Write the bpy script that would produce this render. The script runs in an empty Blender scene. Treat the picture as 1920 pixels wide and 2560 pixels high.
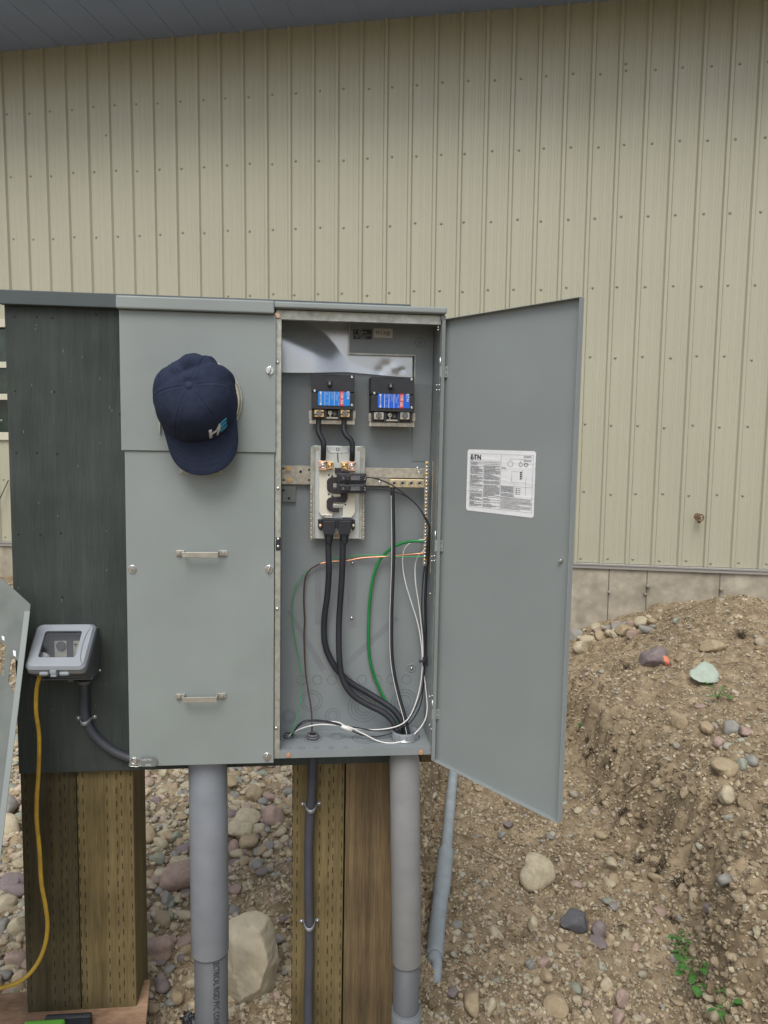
import bpy, bmesh, math, random
import numpy as np
from mathutils import Vector, Matrix
from mathutils.bvhtree import BVHTree
R_ = math.radians
random.seed(7); rng = np.random.default_rng(11)
sc = bpy.context.scene
COL = sc.collection
# ------------------------------------------------------------ camera
F = 1850.0; HC = 1.5
YAW, PITCH, ROLL = math.atan(F/17920), math.atan(F/19070), R_(1.02)
cf = np.array([math.sin(YAW)*math.cos(PITCH), math.cos(YAW)*math.cos(PITCH), -math.sin(PITCH)])
_r0 = np.array([math.cos(YAW), -math.sin(YAW), 0]); _u0 = np.cross(_r0, cf)
cr = _r0*math.cos(ROLL)+_u0*math.sin(ROLL); cu = np.cross(cr, cf)
CP = np.array([0, 0, HC])
cam = bpy.data.cameras.new('camera'); co = bpy.data.objects.new('camera', cam); COL.objects.link(co)
M = Matrix(((cr[0], cu[0], -cf[0], 0), (cr[1], cu[1], -cf[1], 0), (cr[2], cu[2], -cf[2], HC), (0, 0, 0, 1)))
co.matrix_world = M
cam.sensor_fit = 'HORIZONTAL'; cam.sensor_width = 36; cam.lens = 36*F/1920
cam.clip_start = .05; cam.clip_end = 500
sc.camera = co
sc.render.resolution_x = 768; sc.render.resolution_y = 1024
# ------------------------------------------------------------ world and sun
w = bpy.data.worlds.new('World'); sc.world = w; w.use_nodes = True
nt = w.node_tree; nt.nodes.clear()
sky = nt.nodes.new('ShaderNodeTexSky'); sky.sky_type = 'NISHITA'; sky.sun_disc = False
SUN_EL, SUN_AZ = R_(54), R_(196)     # azimuth clockwise from +Y: behind the camera, a little to its left
sky.sun_elevation = SUN_EL; sky.sun_rotation = SUN_AZ
sky.air_density = 1.0; sky.dust_density = 3.0
hs = nt.nodes.new('ShaderNodeHueSaturation'); hs.inputs['Saturation'].default_value = .45
bg = nt.nodes.new('ShaderNodeBackground'); bg.inputs['Strength'].default_value = .12
wo = nt.nodes.new('ShaderNodeOutputWorld')
nt.links.new(sky.outputs[0], hs.inputs['Color']); nt.links.new(hs.outputs[0], bg.inputs[0]); nt.links.new(bg.outputs[0], wo.inputs[0])
sl = bpy.data.lights.new('sun', 'SUN'); sl.energy = 1.25; sl.angle = R_(34); sl.color = (1, .96, .9)
so = bpy.data.objects.new('sun', sl); COL.objects.link(so)
sd = Vector((math.sin(SUN_AZ)*math.cos(SUN_EL), math.cos(SUN_AZ)*math.cos(SUN_EL), math.sin(SUN_EL)))
so.rotation_euler = (-sd).to_track_quat('-Z', 'Y').to_euler(); so.location = (0, -5, 8)
sc.view_settings.view_transform = 'Standard'; sc.view_settings.look = 'None'
sc.view_settings.exposure = 0.47; sc.view_settings.gamma = 1
# ------------------------------------------------------------ picture <-> place
def ray(x, y): return cf+cr*(x-960)/F-cu*(y-1280)/F
def P(x, y, Y):                     # the point seen at (x, y) lying on the vertical plane at depth Y
    d = ray(x, y); return CP+d*(Y/d[1])
def G(x, y, Z):
    d = ray(x, y); return CP+d*((Z-HC)/d[2])
def Z1(x, y, s=3.456, ox=660, oy=740): return (ox+x/s, oy+y/s)      # survey sheet 1: upper cabinet
def Z2(x, y): return Z1(x, y, 3.456, 660, 1340)                     # sheet 2: lower cabinet
def Z3(x, y): return Z1(x, y, 3.456, 260, 700)                      # sheet 3: cap
def Z4(x, y): return Z1(x, y, 3.95, 0, 1400)                        # sheet 4: outlet
def Z5(x, y): return Z1(x, y, 2.304, 0, 1900)
def Z6(x, y): return Z1(x, y, 3.16, 700, 1860)
def Z7(x, y): return Z1(x, y, 1.929, 1060, 1860)
def Z8(x, y): return Z1(x, y, 2.86, 1340, 1340)
# ------------------------------------------------------------ materials
def mat(name, col, rough=.5, metal=0., var=0., vs=6., bump=0., bs=60., spec=.5, col2=None, stretch=(1, 1, 1), island=None, alpha=None, detail=6):
    m = bpy.data.materials.new(name); m.use_nodes = True
    n = m.node_tree; b = n.nodes['Principled BSDF']; L = n.links.new
    b.inputs['Roughness'].default_value = rough; b.inputs['Metallic'].default_value = metal
    b.inputs['Specular IOR Level'].default_value = spec
    b.inputs['Base Color'].default_value = (*col, 1)
    tc = n.nodes.new('ShaderNodeTexCoord'); mp = n.nodes.new('ShaderNodeMapping'); mp.inputs['Scale'].default_value = stretch
    L(tc.outputs['Object'], mp.inputs[0])
    if island:
        ge = n.nodes.new('ShaderNodeNewGeometry'); rp = n.nodes.new('ShaderNodeValToRGB'); rp.color_ramp.interpolation = 'LINEAR'
        L(ge.outputs['Random Per Island'], rp.inputs[0])
        el = rp.color_ramp.elements
        for i, c in enumerate(island):
            t = i/(len(island)-1)
            e = el[0] if i == 0 else (el[-1] if i == len(island)-1 else el.new(t))
            e.position = t; e.color = (*c, 1)
        src = rp.outputs[0]
    else:
        src = None
    if var or col2:
        no = n.nodes.new('ShaderNodeTexNoise'); no.inputs['Scale'].default_value = vs; no.inputs['Detail'].default_value = detail; no.inputs['Roughness'].default_value = .6
        L(mp.outputs[0], no.inputs['Vector'])
        mx = n.nodes.new('ShaderNodeMix'); mx.data_type = 'RGBA'
        if col2:
            mr = n.nodes.new('ShaderNodeMapRange'); mr.inputs[1].default_value = .35; mr.inputs[2].default_value = .65
            L(no.outputs[0], mr.inputs[0]); L(mr.outputs[0], mx.inputs[0])
            mx.inputs[6].default_value = (*col, 1); mx.inputs[7].default_value = (*col2, 1)
            if src: L(src, mx.inputs[6])
            src = mx.outputs[2]
        if var:
            no2 = n.nodes.new('ShaderNodeTexNoise'); no2.inputs['Scale'].default_value = vs*2.3; no2.inputs['Detail'].default_value = 8
            L(mp.outputs[0], no2.inputs['Vector'])
            mr2 = n.nodes.new('ShaderNodeMapRange'); mr2.inputs[1].default_value = .3; mr2.inputs[2].default_value = .7
            mr2.inputs[3].default_value = 1-var; mr2.inputs[4].default_value = 1+var
            L(no2.outputs[0], mr2.inputs[0])
            vm = n.nodes.new('ShaderNodeVectorMath'); vm.operation = 'SCALE'
            if src: L(src, vm.inputs[0])
            else: vm.inputs[0].default_value = col
            L(mr2.outputs[0], vm.inputs['Scale']); src = vm.outputs[0]
            mr3 = n.nodes.new('ShaderNodeMapRange'); mr3.inputs[1].default_value = .3; mr3.inputs[2].default_value = .7; mr3.inputs[3].default_value = max(.05, rough-.10); mr3.inputs[4].default_value = min(1, rough+.14)
            L(no.outputs[0], mr3.inputs[0]); L(mr3.outputs[0], b.inputs['Roughness'])
    if src: L(src, b.inputs['Base Color'])
    if bump:
        nb = n.nodes.new('ShaderNodeTexNoise'); nb.inputs['Scale'].default_value = bs; nb.inputs['Detail'].default_value = 6
        L(mp.outputs[0], nb.inputs['Vector'])
        bn = n.nodes.new('ShaderNodeBump'); bn.inputs['Strength'].default_value = bump; bn.inputs['Distance'].default_value = .004
        L(nb.outputs[0], bn.inputs['Height']); L(bn.outputs[0], b.inputs['Normal'])
    return m
def wood(name, ca, cb, slit=True, sc_=(18, 18, 1.2), rough=.75, bump=.5, knots=None, slitcol=(.02, .015, .01)):
    m = bpy.data.materials.new(name); m.use_nodes = True
    n = m.node_tree; b = n.nodes['Principled BSDF']; L = n.links.new; N = n.nodes.new
    b.inputs['Roughness'].default_value = rough; b.inputs['Specular IOR Level'].default_value = .25
    tc = N('ShaderNodeTexCoord'); mp = N('ShaderNodeMapping'); mp.inputs['Scale'].default_value = sc_
    L(tc.outputs['Object'], mp.inputs[0])
    n1 = N('ShaderNodeTexNoise'); n1.inputs['Scale'].default_value = 1.1; n1.inputs['Detail'].default_value = 3; n1.inputs['Distortion'].default_value = .8
    L(mp.outputs[0], n1.inputs['Vector'])
    n2 = N('ShaderNodeTexNoise'); n2.inputs['Scale'].default_value = 9; n2.inputs['Detail'].default_value = 8; n2.inputs['Roughness'].default_value = .7
    L(mp.outputs[0], n2.inputs['Vector'])
    ad = N('ShaderNodeMath'); ad.operation = 'MULTIPLY_ADD'; ad.inputs[1].default_value = .6
    L(n2.outputs[0], ad.inputs[0])
    mu = N('ShaderNodeMath'); mu.operation = 'MULTIPLY'; mu.inputs[1].default_value = .5
    L(n1.outputs[0], mu.inputs[0]); L(mu.outputs[0], ad.inputs[2])
    rp = N('ShaderNodeValToRGB'); rp.color_ramp.elements[0].position = .38; rp.color_ramp.elements[1].position = .68
    rp.color_ramp.elements[0].color = (*ca, 1); rp.color_ramp.elements[1].color = (*cb, 1)
    L(ad.outputs[0], rp.inputs[0]); colr = rp.outputs[0]
    hgt = n2.outputs[0]
    # blotches
    n3 = N('ShaderNodeTexNoise'); n3.inputs['Scale'].default_value = 5; n3.inputs['Detail'].default_value = 5
    L(tc.outputs['Object'], n3.inputs['Vector'])
    mr = N('ShaderNodeMapRange'); mr.inputs[1].default_value = .3; mr.inputs[2].default_value = .7; mr.inputs[3].default_value = .72; mr.inputs[4].default_value = 1.25
    L(n3.outputs[0], mr.inputs[0])
    vm = N('ShaderNodeVectorMath'); vm.operation = 'SCALE'; L(colr, vm.inputs[0]); L(mr.outputs[0], vm.inputs['Scale']); colr = vm.outputs[0]
    if slit:
        sp = N('ShaderNodeSeparateXYZ'); L(tc.outputs['Object'], sp.inputs[0])
        def mth(op, a, bb=None, c=None):
            q = N('ShaderNodeMath'); q.operation = op
            for i, v in enumerate((a, bb, c)):
                if v is None: continue
                if isinstance(v, (int, float)): q.inputs[i].default_value = v
                else: L(v, q.inputs[i])
            return q.outputs[0]
        wob = mth('MULTIPLY', n1.outputs[0], .004)
        xx = mth('DIVIDE', mth('ADD', sp.outputs[0], wob), .0118)
        cell = mth('FLOOR', xx); fx = mth('FRACT', xx)
        wn = N('ShaderNodeTexWhiteNoise'); wn.noise_dimensions = '1D'; L(cell, wn.inputs['W'])
        zz = mth('ADD', mth('DIVIDE', sp.outputs[2], .036), mth('MULTIPLY', wn.outputs['Value'], 3.7))
        zc = mth('FLOOR', zz); fz = mth('FRACT', zz)
        near = mth('LESS_THAN', mth('ABSOLUTE', mth('SUBTRACT', fx, .5)), .12)
        dash = mth('LESS_THAN', fz, .46)
        band = mth('GREATER_THAN', wn.outputs['Value'], .38)
        msk = mth('MULTIPLY', mth('MULTIPLY', near, dash), band)
        mx = N('ShaderNodeMix'); mx.data_type = 'RGBA'; L(mth('MULTIPLY', msk, .8), mx.inputs[0]); L(colr, mx.inputs[6]); mx.inputs[7].default_value = (*slitcol, 1)
        colr = mx.outputs[2]
        hgt = mth('SUBTRACT', n2.outputs[0], mth('MULTIPLY', msk, 1.2))
    L(colr, b.inputs['Base Color'])
    bn = N('ShaderNodeBump'); bn.inputs['Strength'].default_value = bump; bn.inputs['Distance'].default_value = .003
    L(hgt, bn.inputs['Height']); L(bn.outputs[0], b.inputs['Normal'])
    return m
MT = {}
GR = (.250, .285, .277)
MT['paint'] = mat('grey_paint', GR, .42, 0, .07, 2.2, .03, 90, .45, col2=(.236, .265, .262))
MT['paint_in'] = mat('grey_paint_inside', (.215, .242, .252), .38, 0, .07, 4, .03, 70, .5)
MT['galv'] = mat('galvanised_steel', (.42, .43, .38), .42, .55, .22, 30, .05, 120)
MT['zinc'] = mat('zinc_plate', (.60, .64, .64), .35, .45, .1, 12, .03, 60)
MT['tin'] = mat('tin_plated_bar', (.46, .43, .36), .4, .6, .22, 40, .06, 150)
MT['chrome'] = mat('screw_metal', (.62, .63, .62), .25, .9)
MT['brass'] = mat('brass', (.70, .48, .22), .32, .8, .15, 60)
MT['copper'] = mat('copper_lug', (.78, .50, .34), .32, .7, .15, 60)
MT['black'] = mat('black_plastic', (.020, .022, .028), .42, 0, .2, 20, .03, 200)
MT['rubber'] = mat('black_cable_jacket', (.020, .022, .029), .55, 0, .25, 8, .06, 300)
MT['purple'] = mat('dark_insulator', (.025, .020, .024), .5)
MT['cream'] = mat('cream_insulator', (.66, .64, .54), .45, 0, .05, 10)
MT['white'] = mat('white_wire', (.72, .72, .70), .45, 0, .05, 10)
MT['gwire'] = mat('light_green_wire', (.05, .34, .12), .4)
MT['green'] = mat('green_wire', (.012, .19, .045), .4, 0, .1, 10)
MT['brown'] = mat('brown_wire', (.06, .032, .024), .4)
MT['copperw'] = mat('bare_copper', (.70, .34, .2), .3, .8)
MT['yellow'] = mat('yellow_cord', (.52, .34, .03), .5, 0, .2, 14, .05, 200, col2=(.40, .24, .03))
MT['navy'] = mat('navy_cloth', (.025, .033, .060), .9, 0, .12, 30, .25, 900, .15)
MT['navybtn'] = mat('navy_cloth_seam', (.034, .044, .078), .9, 0, .1, 30, .2, 900, .15)
MT['teal'] = mat('teal_thread', (.03, .28, .44), .6)
MT['logow'] = mat('white_thread', (.62, .62, .66), .6)
MT['pvc'] = mat('grey_pvc', (.215, .235, .262), .42, 0, .10, 7, .03, 40)
MT['pvc2'] = mat('warm_grey_pvc', (.235, .242, .245), .5, 0, .08, 8, .05, 60)
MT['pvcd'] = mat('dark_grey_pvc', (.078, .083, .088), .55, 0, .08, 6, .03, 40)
MT['rootdark'] = mat('dark_root', (.075, .055, .036), .9, 0, .3, 40)
MT['collar'] = mat('grey_collar', (.12, .135, .148), .6, 0, .08, 8)
MT['pvcl'] = mat('pale_blue_grey_pvc', (.30, .345, .37), .6, 0, .12, 7, .05, 40)
MT['flex'] = mat('dark_flexible_conduit', (.052, .056, .072), .5, 0, .15, 12, .08, 150)
MT['boxpl'] = mat('outlet_grey_plastic', (.26, .285, .315), .4, 0, .05, 8)
MT['boxd'] = mat('outlet_dark_grey_plastic', (.12, .125, .135), .5, 0, .05, 8)
MT['steel'] = mat('cover_steel', (.15, .168, .158), .6, .0, .16, 8, .05, 40, .4)
MT['label_black'] = mat('black_label', (.022, .024, .03), .45)
MT['label_grey'] = mat('grey_label', (.52, .52, .50), .5)
MT['ink_dark'] = mat('dark_ink', (.03, .03, .035), .6)
MT['ink_light'] = mat('light_ink', (.62, .64, .66), .6)
MT['paper'] = mat('white_label_paper', (.78, .80, .82), .35, 0, .04, 10, .15, 25)
MT['blue'] = mat('blue_label', (.002, .20, .66), .4)
MT['blue2'] = mat('deep_blue_label', (.003, .105, .62), .4)
MT['red'] = mat('red_label', (.60, .035, .05), .4)
MT['plate'] = mat('name_plate', (.38, .37, .32), .4, .4, .1, 40)
MT['greenpaint'] = mat('tool_green', (.12, .36, .05), .45)
MT['glassy'] = mat('meter_glass', (.55, .52, .40), .12, 0, 0, spec=.8)
MT['rust'] = mat('rusty_metal', (.20, .13, .08), .7, .3, .4, 60, .3, 100)
MT['stain'] = mat('brown_stain', (.20, .195, .205), .6, 0, .1, 14)
MT['leaf'] = mat('green_leaf', (.06, .17, .035), .5, 0, .3, 30)
MT['root'] = mat('dry_root', (.20, .14, .085), .8, 0, .3, 50)
MT['rooted'] = mat('pale_root', (.36, .25, .15), .8, 0, .2, 50)
MT['board'] = wood('dark_painted_plywood', (.040, .049, .045), (.062, .074, .069), False, (30, 30, 1.6), .7, .8)
MT['cap'] = mat('dark_painted_trim', (.062, .078, .083), .55, 0, .1, 6, .1, 50)
MT['treated'] = wood('pressure_treated_wood', (.080, .061, .026), (.178, .138, .064), True)
MT['treatdark'] = wood('weathered_treated_wood', (.066, .048, .026), (.18, .128, .068), False, (26, 26, 1.0), .8, .7)
MT['treatgreenshade'] = wood('greenish_shaded_treated_wood', (.034, .030, .016), (.088, .073, .038), True)  # green tint of the wood, with the board's shadow darkened into the colour
MT['ply'] = wood('plywood_face', (.15, .085, .05), (.36, .24, .155), False, (3, 8.0, 5), .7, .3)
MT['siding'] = mat('beige_metal_siding', (.402, .396, .298), .36, 0, .03, 1.2, .12, 1.6, .5, stretch=(.7, .7, .35))
[setattr(q.inputs['Distance'], 'default_value', .025) for q in MT['siding'].node_tree.nodes if q.type == 'BUMP']
MT['soffit'] = mat('blue_grey_soffit', (.25, .325, .52), .6, 0, .03, 2)
MT['fascia'] = mat('pale_blue_fascia', (.33, .41, .60), .5, 0, .05, 2)
MT['trim'] = mat('metal_base_trim', (.36, .35, .33), .4, .3)
MT['concrete'] = mat('concrete', (.43, .39, .31), .85, 0, .22, 3.5, .5, 60, .2, col2=(.31, .28, .22))
MT['dark'] = mat('dark_gap', (.01, .01, .012), .8)
MT['glassdark'] = mat('window_glass', (.02, .035, .028), .08, 0, .5, 3, spec=.8)
MT['blind'] = mat('cream_window_bar', (.55, .53, .42), .5)
MT['soil'] = mat('soil', (.300, .240, .158), .95, 0, .38, 9, 1.0, 38, .1, col2=(.185, .142, .090), detail=10)
CL = [(.23, .178, .115), (.36, .29, .195), (.18, .138, .088), (.42, .35, .245), (.28, .225, .15)]
MT['clod'] = mat('dirt_clod', (.2, .15, .1), .95, 0, .25, 60, .5, 300, .1, island=CL)
ST = [(0.462, 0.396, 0.277), (0.383, 0.317, 0.218), (0.317, 0.310, 0.264), (0.409, 0.297, 0.238), (0.502, 0.449, 0.337), (0.264, 0.257, 0.231), (0.383, 0.330, 0.224), (0.330, 0.257, 0.218), (0.502, 0.409, 0.264), (0.330, 0.337, 0.277), (0.436, 0.370, 0.264)]
MT['stone'] = mat('river_stone', (.3, .3, .3), .8, 0, .18, 45, .3, 150, .25, island=ST)
CH = [(0.441, 0.378, 0.263), (0.315, 0.257, 0.173), (0.525, 0.462, 0.326), (0.357, 0.326, 0.247), (0.242, 0.194, 0.131), (0.483, 0.404, 0.278)]
MT['chip'] = mat('stone_chip', (.3, .3, .3), .85, 0, .2, 60, .3, 200, .2, island=CH)
SC = {'cream': (0.481, 0.423, 0.299), 'tan': (0.390, 0.312, 0.202), 'grey': (0.293, 0.286, 0.260), 'pinkish': (0.377, 0.280, 0.234), 'greenish': (0.305, 0.325, 0.260), 'purplish': (0.247, 0.205, 0.202)}
for k, c in SC.items(): MT['st_'+k] = mat(k+'_stone', c, .8, 0, .16, 30, .35, 120, .25, col2=tuple(v*.8 for v in c))
# clear plastic
m = bpy.data.materials.new('clear_plastic_sheet'); m.use_nodes = True; n = m.node_tree; n.nodes.clear()
o_ = n.nodes.new('ShaderNodeOutputMaterial'); gl = n.nodes.new('ShaderNodeBsdfGlossy'); gl.inputs['Roughness'].default_value = .24; gl.inputs['Color'].default_value = (.95, .97, 1, 1)
tr = n.nodes.new('ShaderNodeBsdfTransparent'); tr.inputs[0].default_value = (.9, .93, .95, 1)
df = n.nodes.new('ShaderNodeBsdfDiffuse'); df.inputs[0].default_value = (.55, .6, .66, 1)
mx1 = n.nodes.new('ShaderNodeMixShader'); mx1.inputs[0].default_value = .50
mx2 = n.nodes.new('ShaderNodeMixShader'); mx2.inputs[0].default_value = .34
n.links.new(tr.outputs[0], mx1.inputs[1]); n.links.new(df.outputs[0], mx1.inputs[2]); n.links.new(mx1.outputs[0], mx2.inputs[1]); n.links.new(gl.outputs[0], mx2.inputs[2]); n.links.new(mx2.outputs[0], o_.inputs[0])
MT['plastic'] = m
m = bpy.data.materials.new('lid_window_plastic'); m.use_nodes = True; n = m.node_tree; n.nodes.clear()
o_ = n.nodes.new('ShaderNodeOutputMaterial'); gl = n.nodes.new('ShaderNodeBsdfGlossy'); gl.inputs['Roughness'].default_value = .15
tr = n.nodes.new('ShaderNodeBsdfTransparent'); tr.inputs[0].default_value = (.75, .77, .78, 1)
mx1 = n.nodes.new('ShaderNodeMixShader'); mx1.inputs[0].default_value = .12
n.links.new(tr.outputs[0], mx1.inputs[1]); n.links.new(gl.outputs[0], mx1.inputs[2]); n.links.new(mx1.outputs[0], o_.inputs[0])
MT['window'] = m
# ------------------------------------------------------------ objects
def tag(o, label=None, cat=None, group=None, kind=None):
    if label: o['label'] = label
    if cat: o['category'] = cat
    if group: o['group'] = group
    if kind: o['kind'] = kind
    return o
ROOT = {}
def thing(name, label, cat, loc, group=None):
    o = bpy.data.objects.new(name, None); COL.objects.link(o); o.location = loc; o.empty_display_size = .05
    ROOT[o.name] = Vector(loc); return tag(o, label, cat, group)
class MB:
    def __init__(s): s.v = []; s.f = []; s.mi = []; s.sm = []
    def add(s, vs, fs, mi=0, smooth=False):
        b = len(s.v); s.v += [tuple(map(float, p)) for p in vs]
        for f in fs: s.f.append([b+i for i in f]); s.mi.append(mi); s.sm.append(smooth)
        return s
    def box(s, x0, x1, y0, y1, z0, z1, mi=0):
        if x0 > x1: x0, x1 = x1, x0
        if z0 > z1: z0, z1 = z1, z0
        v = [(x, y, z) for z in (z0, z1) for y in (y0, y1) for x in (x0, x1)]
        return s.add(v, [(0, 2, 3, 1), (4, 5, 7, 6), (0, 1, 5, 4), (2, 6, 7, 3), (0, 4, 6, 2), (1, 3, 7, 5)], mi)
    def prism(s, pts, off, mi=0):    # pts: 3D polygon, off: 3D offset
        n = len(pts); o = np.array(off, float); a = [np.array(p, float) for p in pts]
        return s.add(a+[p+o for p in a], [tuple(range(n)), tuple(range(2*n-1, n-1, -1))]+[(i, n+i, n+(i+1) % n, (i+1) % n) for i in range(n)], mi)
    def tube(s, pts, r, n=10, mi=0, caps=True):
        pts = [Vector(p) for p in pts]; m = len(pts); rs = r if hasattr(r, '__len__') else [r]*m
        up = None; vs = []
        for i, p in enumerate(pts):
            t = (pts[min(i+1, m-1)]-pts[max(i-1, 0)]).normalized()
            if up is None: up = t.orthogonal().normalized()
            up = (up-t*up.dot(t)).normalized(); sd_ = t.cross(up)
            for k in range(n):
                a = 2*math.pi*k/n; vs.append(p+(up*math.cos(a)+sd_*math.sin(a))*rs[i])
        fs = [(i*n+k, i*n+(k+1) % n, (i+1)*n+(k+1) % n, (i+1)*n+k) for i in range(m-1) for k in range(n)]
        s.add(vs, fs, mi, True)
        if caps:
            b = len(s.v)-len(vs)
            s.f.append([b+k for k in range(n)][::-1]); s.mi.append(mi); s.sm.append(False)
            s.f.append([b+(m-1)*n+k for k in range(n)]); s.mi.append(mi); s.sm.append(False)
        return s
    def cyl(s, p0, p1, r, n=20, mi=0, r2=None): return s.tube([p0, p1], [r, r if r2 is None else r2], n, mi)
    def ring(s, c, nrm, R, r, n=28, k=6, mi=0):
        nv = Vector(nrm).normalized(); a = nv.orthogonal().normalized(); b = nv.cross(a); c = Vector(c); vs = []
        for i in range(n):
            t = 2*math.pi*i/n; d = a*math.cos(t)+b*math.sin(t)
            for j in range(k):
                q = 2*math.pi*j/k; vs.append(c+d*(R+r*math.cos(q))+nv*r*math.sin(q))
        fs = [(i*k+j, ((i+1) % n)*k+j, ((i+1) % n)*k+(j+1) % k, i*k+(j+1) % k) for i in range(n) for j in range(k)]
        return s.add(vs, fs, mi, True)
    def dome(s, c, nrm, R, h, mi=0, n=12, k=4):
        nv = Vector(nrm).normalized(); a = nv.orthogonal().normalized(); b = nv.cross(a); c = Vector(c); vs = []
        for j in range(k):
            q = j/(k)*math.pi/2
            for i in range(n):
                t = 2*math.pi*i/n; vs.append(c+(a*math.cos(t)+b*math.sin(t))*R*math.cos(q)+nv*h*math.sin(q))
        vs.append(c+nv*h)
        fs = [(j*n+i, j*n+(i+1) % n, (j+1)*n+(i+1) % n, (j+1)*n+i) for j in range(k-1) for i in range(n)]
        fs += [((k-1)*n+i, (k-1)*n+(i+1) % n, k*n) for i in range(n)]
        return s.add(vs, fs, mi, True)
    def build(s, name, mats, parent=None, bevel=0, label=None, loc=None, seg=2):
        me = bpy.data.meshes.new(name)
        off = ROOT.get(parent.name, Vector((0, 0, 0))) if parent else Vector((0, 0, 0) if loc is None else tuple(map(float, loc)))
        vv = [(x-off.x, y-off.y, z-off.z) for x, y, z in s.v]
        me.from_pydata(vv, [], s.f); me.update()
        if not isinstance(mats, (list, tuple)): mats = [mats]
        for m_ in mats: me.materials.append(MT[m_] if isinstance(m_, str) else m_)
        me.polygons.foreach_set('material_index', s.mi); me.polygons.foreach_set('use_smooth', s.sm)
        bm = bmesh.new(); bm.from_mesh(me); bmesh.ops.recalc_face_normals(bm, faces=bm.faces); bm.to_mesh(me); bm.free()
        o = bpy.data.objects.new(name, me); COL.objects.link(o)
        if parent: o.parent = parent; ROOT[o.name] = off
        else: o.location = off; ROOT[o.name] = off
        if bevel:
            b = o.modifiers.new('bevel', 'BEVEL'); b.width = bevel; b.segments = seg; b.limit_method = 'ANGLE'; b.angle_limit = R_(40); b.harden_normals = False
        if label: o['label'] = label
        return o
def pbox(mb, z, x0, y0, x1, y1, Y0, Y1, mi=0):   # box whose front face is at depth Y0
    a = P(*z(x0, y0), Y0); b = P(*z(x1, y1), Y0)
    return mb.box(a[0], b[0], Y0, Y1, b[2], a[2], mi)
def poly(z, pts, Y): return [P(*z(x, y), Y) for x, y in pts]
def smooth_path(pts, n=8):
    p = [np.array(q, float) for q in pts]; p = [2*p[0]-p[1]]+p+[2*p[-1]-p[-2]]; out = []
    for i in range(1, len(p)-2):
        for k in range(n):
            t = k/n
            out.append(.5*((2*p[i])+(-p[i-1]+p[i+1])*t+(2*p[i-1]-5*p[i]+4*p[i+1]-p[i+2])*t*t+(-p[i-1]+3*p[i]-3*p[i+1]+p[i+2])*t**3))
    out.append(p[-2]); return out
def text(name, s, size, origin, parent, m_, xdir=(1, 0, 0), nrm=(0, -1, 0), ext=.0002, label=None, sx=1.0, bold=0.0):
    cu_ = bpy.data.curves.new('t', 'FONT'); cu_.body = s; cu_.size = size; cu_.extrude = ext; cu_.align_x = 'CENTER'; cu_.align_y = 'CENTER'; cu_.offset = bold; cu_.resolution_u = 3
    t = bpy.data.objects.new('t', cu_); COL.objects.link(t)
    me = bpy.data.meshes.new_from_object(t.evaluated_get(bpy.context.evaluated_depsgraph_get())); bpy.data.objects.remove(t)
    X = Vector(xdir).normalized(); N = Vector(nrm).normalized(); Y = N.cross(X)
    o3 = Vector(origin)
    mb = MB(); mb.v = [tuple(o3+X*v.co.x*sx+Y*v.co.y+N*v.co.z) for v in me.vertices]
    mb.f = [list(p.vertices) for p in me.polygons]; mb.mi = [0]*len(mb.f); mb.sm = [False]*len(mb.f)
    return mb.build(name, m_, parent, label=label)
# ============================================================ BUILDING
W0 = np.array([-3.00896, 8.08341, 4.67844]); WE = np.array([.96398, -.26590, .00679]); WD = np.array([.007947, .003270, -.99996])
WN = -np.cross(WE, WD); WN /= np.linalg.norm(WN)
PT = .2286; RW = .6096
def WL(a, b, n=0.): return W0+WE*a+WD*b+WN*n
def wpix(x, y, n=0.):               # wall coordinates of what is seen at (x, y)
    d = ray(x, y); t = np.dot(W0+WN*n-CP, WN)/np.dot(d, WN); q = CP+d*t-W0-WN*n
    A = np.array([WE, WD]).T; return np.linalg.lstsq(A, q, rcond=None)[0]
def wbox(mb, a0, a1, b0, b1, n0, n1, mi=0):
    v = [WL(a, b, n) for b in (b0, b1) for n in (n0, n1) for a in (a0, a1)]
    return mb.add(v, [(0, 2, 3, 1), (4, 5, 7, 6), (0, 1, 5, 4), (2, 6, 7, 3), (0, 4, 6, 2), (1, 3, 7, 5)], mi)
bld = thing('metal_sided_building', 'long beige building with ribbed metal siding, blue-grey eave and concrete foundation', 'building', tuple(WL(3.5, 4.7, -.1)))
E0 = wpix(0, 128)[1]; E1 = wpix(1585, 0)[1]
EA = (E0+E1)/2
BB = 7*RW+.045                      # bottom of the siding
wx0, wy0 = wpix(-60, 812); wx1, wy1 = wpix(44, 1088)
A0, A1 = -8*PT, 46*PT
mb = MB(); prof = []
for i in range(-8, 46):
    a = i*PT
    lapj = rng.normal(0, .0012); hr = .024+rng.normal(0, .0008)+(.002 if i % 4 == 0 else 0)
    prof += ([(a-.0875, 0), (a-.0870, .0022)] if i % 4 == 0 else [(a-.0875, 0), (a-.0870, 0)])+[(a-.082, .0022 if i % 4 == 0 else 0), (a-.070+lapj, hr), (a-.046+lapj, hr), (a-.034, 0), (a+.034, 0), (a+.043, .0038), (a+.055, .0038), (a+.064, 0), (a+.090, 0), (a+.099, .0038), (a+.111, .0038), (a+.120, 0)]
pr = np.array(prof)
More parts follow.
